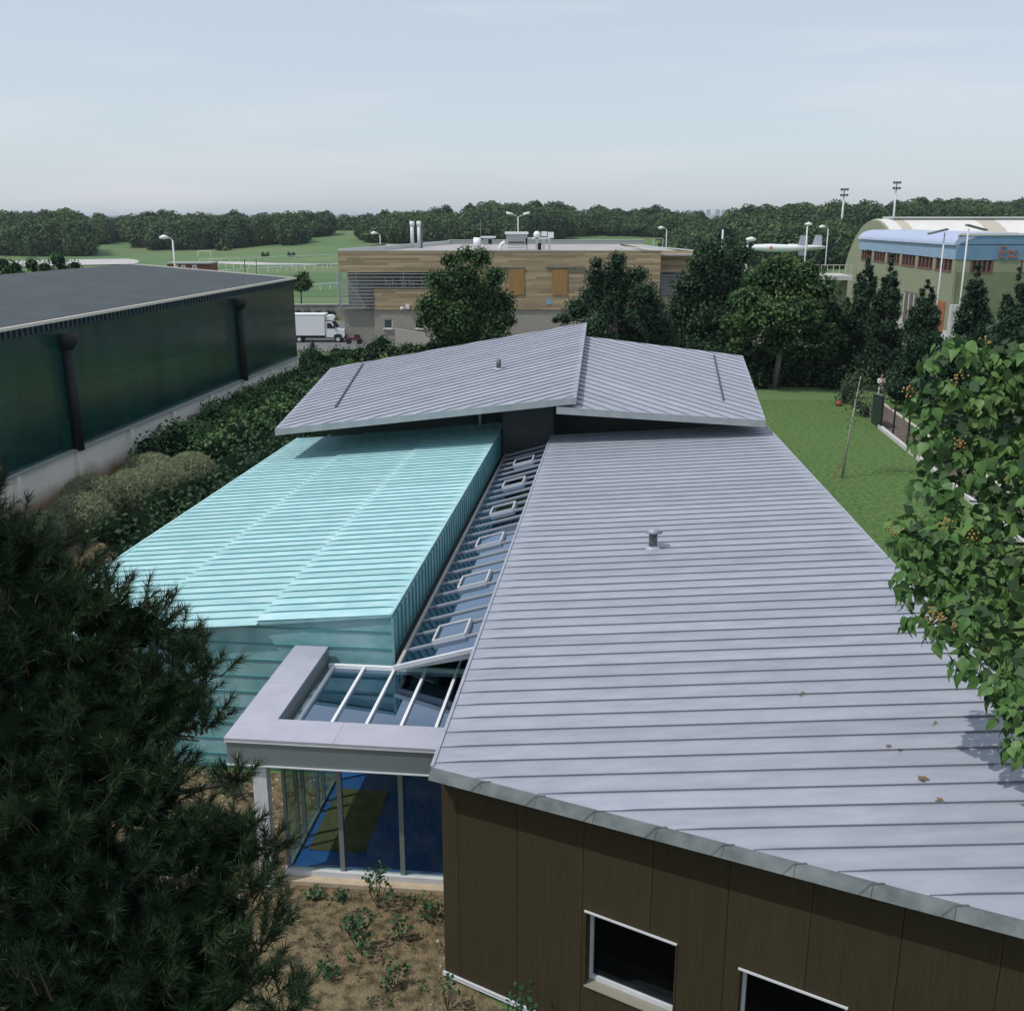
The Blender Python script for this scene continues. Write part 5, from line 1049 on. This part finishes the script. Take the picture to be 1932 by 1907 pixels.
def needles(Pp,Dd,Ll,NN,g,wd=.0062,ln=(.085,.14)):
    A,B_=perp(Dd); n=len(Pp); s=g.uniform(.12,1.0,(n,NN)); t=g.uniform(0,2*np.pi,(n,NN)); op=g.uniform(.5,1.35,(n,NN))*(1.15-.55*s)
    rad=A[:,None]*np.cos(t)[...,None]+B_[:,None]*np.sin(t)[...,None]
    dr=Dd[:,None]*np.cos(op)[...,None]+rad*np.sin(op)[...,None]
    base=Pp[:,None]+Dd[:,None]*(s*Ll[:,None])[...,None]; L=g.uniform(*ln,(n,NN))[...,None]
    base=base.reshape(-1,3); dr=dr.reshape(-1,3); L=L.reshape(-1,1)
    sd_=np.cross(dr,g.normal(size=dr.shape)); sd_/=np.maximum(np.linalg.norm(sd_,axis=1,keepdims=True),1e-6)
    V=np.stack([base-sd_*wd*.5,base+sd_*wd*.5,base+dr*L+sd_*wd*.12],1).reshape(-1,3); return V,np.arange(len(V)).reshape(-1,3)
V,Fq=needles(Pp,Dd,Ll,NN,g); o=npmesh('needles',V,Fq,L_PI,pine); o['kind']='stuff'
P2,D2,L2=shoots(pbl[len(PB):],26,79); V,Fq=needles(P2,D2,L2*1.6,50,g,.012,(.12,.2)); o=npmesh('needles',V,Fq,L_PI,pine); o['kind']='stuff'
# shoot stems with pale buds
def stems(Pp,Dd,Ll,r0,back=.35):
    A,B_=perp(Dd); n=len(Pp); rings=[]
    for f,k in ((-back,1.3),(1.0,.7)):
        c=Pp+Dd*(Ll*f)[:,None]
        rings.append(np.stack([c+A*r0*k*math.cos(t)+B_*r0*k*math.sin(t) for t in (0,2.094,4.189)],1))
    V=np.concatenate(rings,1).reshape(-1,3); b=np.arange(n)[:,None,None]*6; q=np.array([[0,1,4,3],[1,2,5,4],[2,0,3,5]])[None]; return V,(b+q).reshape(-1,4)
V,Fq=stems(Pp,Dd,Ll,.006); o=npmesh('twigs',V,Fq,M('twig_bark',(.09,.06,.03),.8),pine); o['kind']='stuff'
k=g.random(len(Pp))<.12; V,Fq=stems((Pp+Dd*Ll[:,None])[k],Dd[k],np.full(k.sum(),.03),.006,.2); o=npmesh('buds',V,Fq,M('pine_bud',(.24,.21,.11),.7),pine); o['kind']='stuff'
V,Fq=cores([b for b in pbl if b[3]>.26],.66,g); npmesh('shade_core',V,Fq,M('pine_shade',(.004,.008,.004),1,spec=0),pine)  # near-black solid lumps, painted shade between the needle tufts
MB().tube([(-5.6,8.2,-.1),(-5.55,8.2,4),(-5.7,8.1,8),(-6.2,7.8,11)],[.24,.2,.14,.05],10).build('trunk',BARK,pine,True)
for b in vis[::2]:
    e=Vector(b[:3]); s_=Vector((-5.6,8.2,max(1.5,e.z-1.2))); MB().tube([s_,s_.lerp(e,.5)-ZX*.1,e],[.07,.05,.015],6).build('limb',BARK,pine,True)
# ================================================================== FOREGROUND BROAD-LEAVED TREE (right)
bt=thing('broad_leaved_tree','tree with large heart shaped leaves and yellow fruit clusters, right foreground','tree',(11.9,16.2,0))
CBL=[(1800,675,12.6,.34),(1875,690,12.8,.40),(1925,700,13,.45),(1770,750,12.4,.34),(1850,770,12.6,.45),(1925,790,12.6,.5),(1735,765,12.3,.17),(1750,830,12.2,.25),(1810,850,12.4,.42),(1885,880,12.4,.5),(1770,905,12.2,.30),(1760,960,12.0,.30),
(1830,945,12.2,.42),(1910,990,12.2,.5),(1715,1010,11.8,.24),(1765,1035,11.8,.36),(1840,1050,12,.42),(1715,1075,11.7,.22),(1755,1115,11.7,.30),(1815,1130,11.8,.36),(1895,1120,12,.45),(1745,1160,11.6,.20),(1795,1195,11.5,.26),(1850,1200,11.6,.32),
(1915,1230,11.8,.40),(1825,1255,11.3,.18),(1875,1290,11.3,.22),(1920,1320,11.4,.24),(1900,1345,11.2,.12),(1925,1410,11.1,.16),(1935,1385,11.2,.16),(1990,700,13,.8),(2010,900,12.6,.9),(2010,1100,12.2,.9),(2010,1300,11.8,.7),(2120,800,13,1.1),(2140,1100,12.4,1.1),(2100,1330,12,.9)]
cbl=[]
for px,py,d,r in CBL: d*=1.3; r*=1.3; p=PD(px,py,d); cbl.append((p.x,p.y,p.z,r,r,r*.9))
lv=np.array([(0,0,0),(-.34,.18,.03),(-.44,.42,.0),(-.22,.78,-.05),(0,1.08,-.20),(.22,.78,-.05),(.44,.42,.0),(.34,.18,.03),(0,.45,-.07),(0,.8,-.12)])
lf=np.array([(0,8,1),(1,8,2),(2,8,9),(2,9,3),(3,9,4),(0,7,8),(7,6,8),(6,9,8),(6,5,9),(5,4,9)])
g=np.random.default_rng(88); mats=[]; fr=[]
for b in cbl:
    c=np.array(b[:3]); r=b[3]; n=max(3,int(24*r*r)+3)
    for i in range(n):
        d=g.normal(size=3); d[2]=abs(d[2])*.9-.35; d/=np.linalg.norm(d); cc=c+d*r*g.uniform(.55,1.0); m=int(g.integers(6,10))
        ax_=d*.6+np.array([0,0,.8]); ax_/=np.linalg.norm(ax_); a0=g.uniform(0,6.28)
        p1=np.cross(ax_,[.3,.9,.2]); p1/=np.linalg.norm(p1); p2=np.cross(ax_,p1)
        for k in range(m):
            t=a0+k*2.4; rad=p1*math.cos(t)+p2*math.sin(t); y=rad*1.0+ax_*g.uniform(-.45,.25)+np.array([0,0,-.45])+g.normal(size=3)*.12; y/=np.linalg.norm(y)
            z=ax_-y*ax_.dot(y); z/=np.linalg.norm(z)+1e-6; z=z+g.normal(size=3)*.22; z-=y*z.dot(y); z/=np.linalg.norm(z); x=np.cross(y,z); s=g.uniform(.10,.225)
            o_=cc+rad*g.uniform(.04,.10)+ax_*g.uniform(-.08,.05); mats.append((o_,x,y,z,s))
        if g.random()<.035: fr.append((cc+ax_*.04,ax_))
camv=np.array([0,0,CZ]); 
def inview(o):
    v=Vector(o)-CAM; d=v.y*math.cos(PIT)-v.z*math.sin(PIT); return abs(v.x)/d<.49
front=sorted([i for i,q in enumerate(mats) if inview(q[0])],key=lambda i:np.linalg.norm(mats[i][0]-camv)-mats[i][4]*2)[:300]; fs=set(front)
lms=[]
for j in range(5):
    lvj=lv.copy(); lvj[:,2]+=-(.08+.1*j)*lvj[:,1]**2+g.normal(size=len(lv))*.035; lvj[:,0]*=1.0-.07*j; lm=bpy.data.meshes.new('leaf'); lm.from_pydata([tuple(v) for v in lvj],[],[tuple(int(i) for i in f) for f in lf]); lm.materials.append(L_CA); lms.append(lm)
for i in front:
    o_,x,y,z,s=mats[i]; ob=bpy.data.objects.new('leaf',lms[i%5]); link(ob,bt); W_=Matrix(((x[0]*s,y[0]*s,z[0]*s,o_[0]-OFF[bt.name][0]),(x[1]*s,y[1]*s,z[1]*s,o_[1]-OFF[bt.name][1]),(x[2]*s,y[2]*s,z[2]*s,o_[2]-OFF[bt.name][2]),(0,0,0,1))); ob.matrix_basis=W_
Vs=[];Fq=[];n=0
for i,(o_,x,y,z,s) in enumerate(mats):
    if i in fs: continue
    l_=lv.copy(); l_[:,2]+=-g.uniform(0,.5)*l_[:,1]**2+g.normal(size=len(lv))*.04; l_[:,0]*=g.uniform(.7,1.1); Vs.append(o_+s*(l_[:,:1]*x+l_[:,1:2]*y+l_[:,2:]*z)); Fq.append(lf+n); n+=len(lv)
o=npmesh('leaves',np.concatenate(Vs),np.concatenate(Fq),L_CA,bt); o['kind']='stuff'
V,Fq=cloud(cbl,11,.18,89,shell=.1,aspect=.8); o=npmesh('inner_leaves',V,Fq,L_DK,bt); o['kind']='stuff'  # leaves in a darker green, inner shade of the crown by colour
FRM=M('yellow_fruit',(.30,.22,.05),.5,0,(.30,.13,.05),3,1); 
Vs=[];Fq=[];n=0; sm=ICOV[:12]; 
for c,a in fr:
    for k in range(16):
        q=c+a*g.uniform(0,.16)+g.normal(size=3)*.045; Vs.append(ICOV*.016+q); Fq.append(ICOF+n); n+=len(ICOV)
o=npmesh('fruit_clusters',np.concatenate(Vs),np.concatenate(Fq),FRM,bt); o['kind']='stuff'
MB().tube([(11.9,16.2,-.1),(11.9,16.2,3),(11.7,16.3,6),(11.4,16.4,9)],[.22,.19,.14,.05],10).build('trunk',BARK,bt,True)
for b in cbl[::2]:
    e=Vector(b[:3]); s_=Vector((11.8,16.2,max(2.5,e.z-1.5))); MB().tube([s_,s_.lerp(e,.5)+ZX*.15,e],[.06,.04,.012],6).build('limb',BARK,bt,True)
# fallen leaf scraps on the zinc roof
DRY=M('dry_leaf',(.20,.13,.06),.8,0,(.10,.07,.04),3,1)
SCR=[(1742,1472,.09),(1775,1514,.075),(1676,1411,.05),(1700,1417,.05),(1762,1368,.05),(1515,1312,.06),(1878,1358,.09),(1866,1300,.04)]
for i,(px,py,s) in enumerate(SCR):
    a=ZW(0,0); n_=nz_; r_=ray(px,py); p=CAM+r_*((a-CAM).dot(n_)/r_.dot(n_))+n_*.03
    lab=['largest brown leaf scrap on the near zinc roof','yellowish leaf scrap, nearest to the front eave','small leaf scrap, left of a close pair on a seam','small leaf scrap, right of a close pair on a seam','lone tiny leaf scrap upslope of the brown one','flat leaf scrap lying far left on the zinc roof','brown leaf scrap in the tree shade at the right','tiny leaf scrap under the overhanging branch'][i]
    q=MB()
    for k in range(4):
        t_=rnd.uniform(0,6.28); c=p+UX*rnd.uniform(-s,s)*.6+VX*rnd.uniform(-s,s)*.5; q.add([c,c+UX*math.cos(t_)*s+ZX*.012,c+UX*math.cos(t_+.8)*s*.9+VX*math.sin(t_+.8)*s+ZX*.02,c+VX*math.sin(t_+1.5)*s],[(0,1,2,3)])
    o=q.build('fallen_leaves',DRY,loc=p); tag(o,lab,'leaf','dry leaves on the near roof')
# ================================================================== PLANTS AND STONES IN THE FRONT BED
g=np.random.default_rng(15)
def bedplant(px,py,h,r,label,seed,m=None,size=.10,n=5,dens=60,name='garden_shrub'):
    b=P(px,py); bl=[(b.x+rnd.uniform(-r,r)*.5,b.y+rnd.uniform(-r,r)*.4,h*(.45+.5*i/max(1,n-1)),r*.55,r*.55,r*.5) for i in range(n)]
    t=thing(name,label,'shrub',b,'young shrubs in the bare front bed'); V,Fq=cloud(bl,dens,size,seed,shell=.3,aspect=.6); o=npmesh('leaves',V,Fq,m or L_BED,t)
    for i in range(5): MB().bar(b,b+Vector((rnd.uniform(-r,r)*.6,rnd.uniform(-r,r)*.6,h*rnd.uniform(.6,1))),.012,.012,Vector((1,0,0))).build('stem',BARK,t)
L_BED=LEAF('bed_leaf',(.03,.085,.035),(.055,.125,.045))
for i,a in enumerate(((715,1715,.9,.34,'tallest leafy shrub in the bed, before the middle glass mullion'),(812,1735,.45,.26,'rounded glossy shrub against the brown wall corner'),(755,1775,.5,.22,'thin shrub just behind the pine shadow in the bed'),(640,1705,.25,.2,'low weeds below the left of the glass wall'),(590,1700,.2,.22,'pale low weeds beside the pine, under the glass wall'),(660,1765,.3,.2,'small sprig in the middle of the bare soil'),(745,1870,.5,.26,'leafy sprig near the bottom of the bare bed'),(680,1800,.7,.34,'shrub standing in the big pine shadow'),(845,1905,.6,.2,'shrub at the foot of the brown wall corner'),(985,1955,.85,.28,'bright leafed shrub in front of the brown wall'),(440,1500,.3,.35,'weeds on the soil beside the white column'),(400,1480,.3,.3,'small weeds at the foot of the turquoise wall'),(620,1850,.3,.25,'low weeds at the edge of the pine shade'))):
    bedplant(*a,100+i)
n=6500; uu=g.uniform(-10,-2.6,n); vv_=g.uniform(9,19.8,n); V=[]; 
keep=~((uu>-6.3)&(vv_>15.9)); uu=uu[keep]; vv_=vv_[keep]; n=len(uu)
cc=np.stack([uu*UX.x+vv_*VX.x,uu*UX.y+vv_*VX.y,np.full(n,.01)],1); s=(g.random(n)**3*.045+.008)
V=(ICOV[None,:12]*s[:,None,None]*np.array([1,1,.6])*g.uniform(.7,1.3,(n,12,1))+cc[:,None]).reshape(-1,3)
base=np.array([(0,11,5),(0,5,1),(0,1,7),(0,7,10),(0,10,11),(1,5,9),(5,11,4),(11,10,2),(10,7,6),(7,1,8),(3,9,4),(3,4,2),(3,2,6),(3,6,8),(3,8,9),(4,9,5),(2,4,11),(6,2,10),(8,6,7),(9,8,1)])
Fq=(np.arange(n)[:,None,None]*12+base[None]).reshape(-1,3)
o=npmesh('soil_stones',V,Fq,M('stone',(.38,.33,.24),.9,0,(.16,.12,.08),2,1,irand=.5),loc=(-4,13,0)); tag(o,'pale stones and clods scattered on the bare soil','stones',kind='stuff')
wq=[]
for k in range(150):
    a_=g.uniform(-7.5,-2.8); b_=g.uniform(11.2,16.0); q_=U(a_,b_); r_=g.uniform(.04,.16); wq.append((q_.x,q_.y,r_*.6,r_,r_,r_*.8))
V,Fq=cloud(wq,110,.07,160,shell=.2,aspect=.55); o=npmesh('bed_weeds',V,Fq,L_BED,loc=(-4,13,0)); tag(o,'small scattered weeds sprouting on the bare front bed','weeds',kind='stuff')
# rough clods of the bed as relief
nx,ny=150,170; x_=np.linspace(-9.8,-2.68,nx); y_=np.linspace(9,16.02,ny); XX,YY=np.meshgrid(x_,y_,indexing='ij')
H=np.zeros_like(XX)
for k in range(60):
    f=g.uniform(1.5,14); th=g.uniform(0,6.28); H+=np.sin((XX*math.cos(th)+YY*math.sin(th))*f+g.uniform(0,6))*.5/f**.8
H=H*.017+.05+g.normal(size=H.shape)*.006; ed=np.minimum(1,np.minimum(np.minimum(XX+9.8,-2.68-XX),np.minimum(YY-9,16.02-YY))*4); H=.004+H*np.clip(ed,0,1)
Vg=np.stack([XX*UX.x+YY*VX.x,XX*UX.y+YY*VX.y,np.maximum(H,.012)],-1).reshape(-1,3); ii=(np.arange(nx-1)[:,None]*ny+np.arange(ny-1)[None]).reshape(-1)
Fg=np.stack([ii,ii+ny,ii+ny+1,ii+1],1); o=npmesh('bare_soil',Vg,Fg,SOIL,smooth=True); o['kind']='structure'
# ================================================================== HAZE
hz_=MB().box((0,5000,29),(24000,14000,62),(1,0,0),(0,1,0)).build('haze',None); hz_['kind']='stuff'; hz_['label']='thin blue summer haze over the fields'
hm=bpy.data.materials.new('haze_air'); hm.use_nodes=True; ht=hm.node_tree; ht.nodes.clear(); ho=ht.nodes.new('ShaderNodeOutputMaterial'); pv=ht.nodes.new('ShaderNodeVolumePrincipled')
pv.inputs['Color'].default_value=(.80,.89,1,1); pv.inputs['Density'].default_value=.00013; pv.inputs['Anisotropy'].default_value=.2; ht.links.new(pv.outputs[0],ho.inputs['Volume']); hz_.data.materials.append(hm)
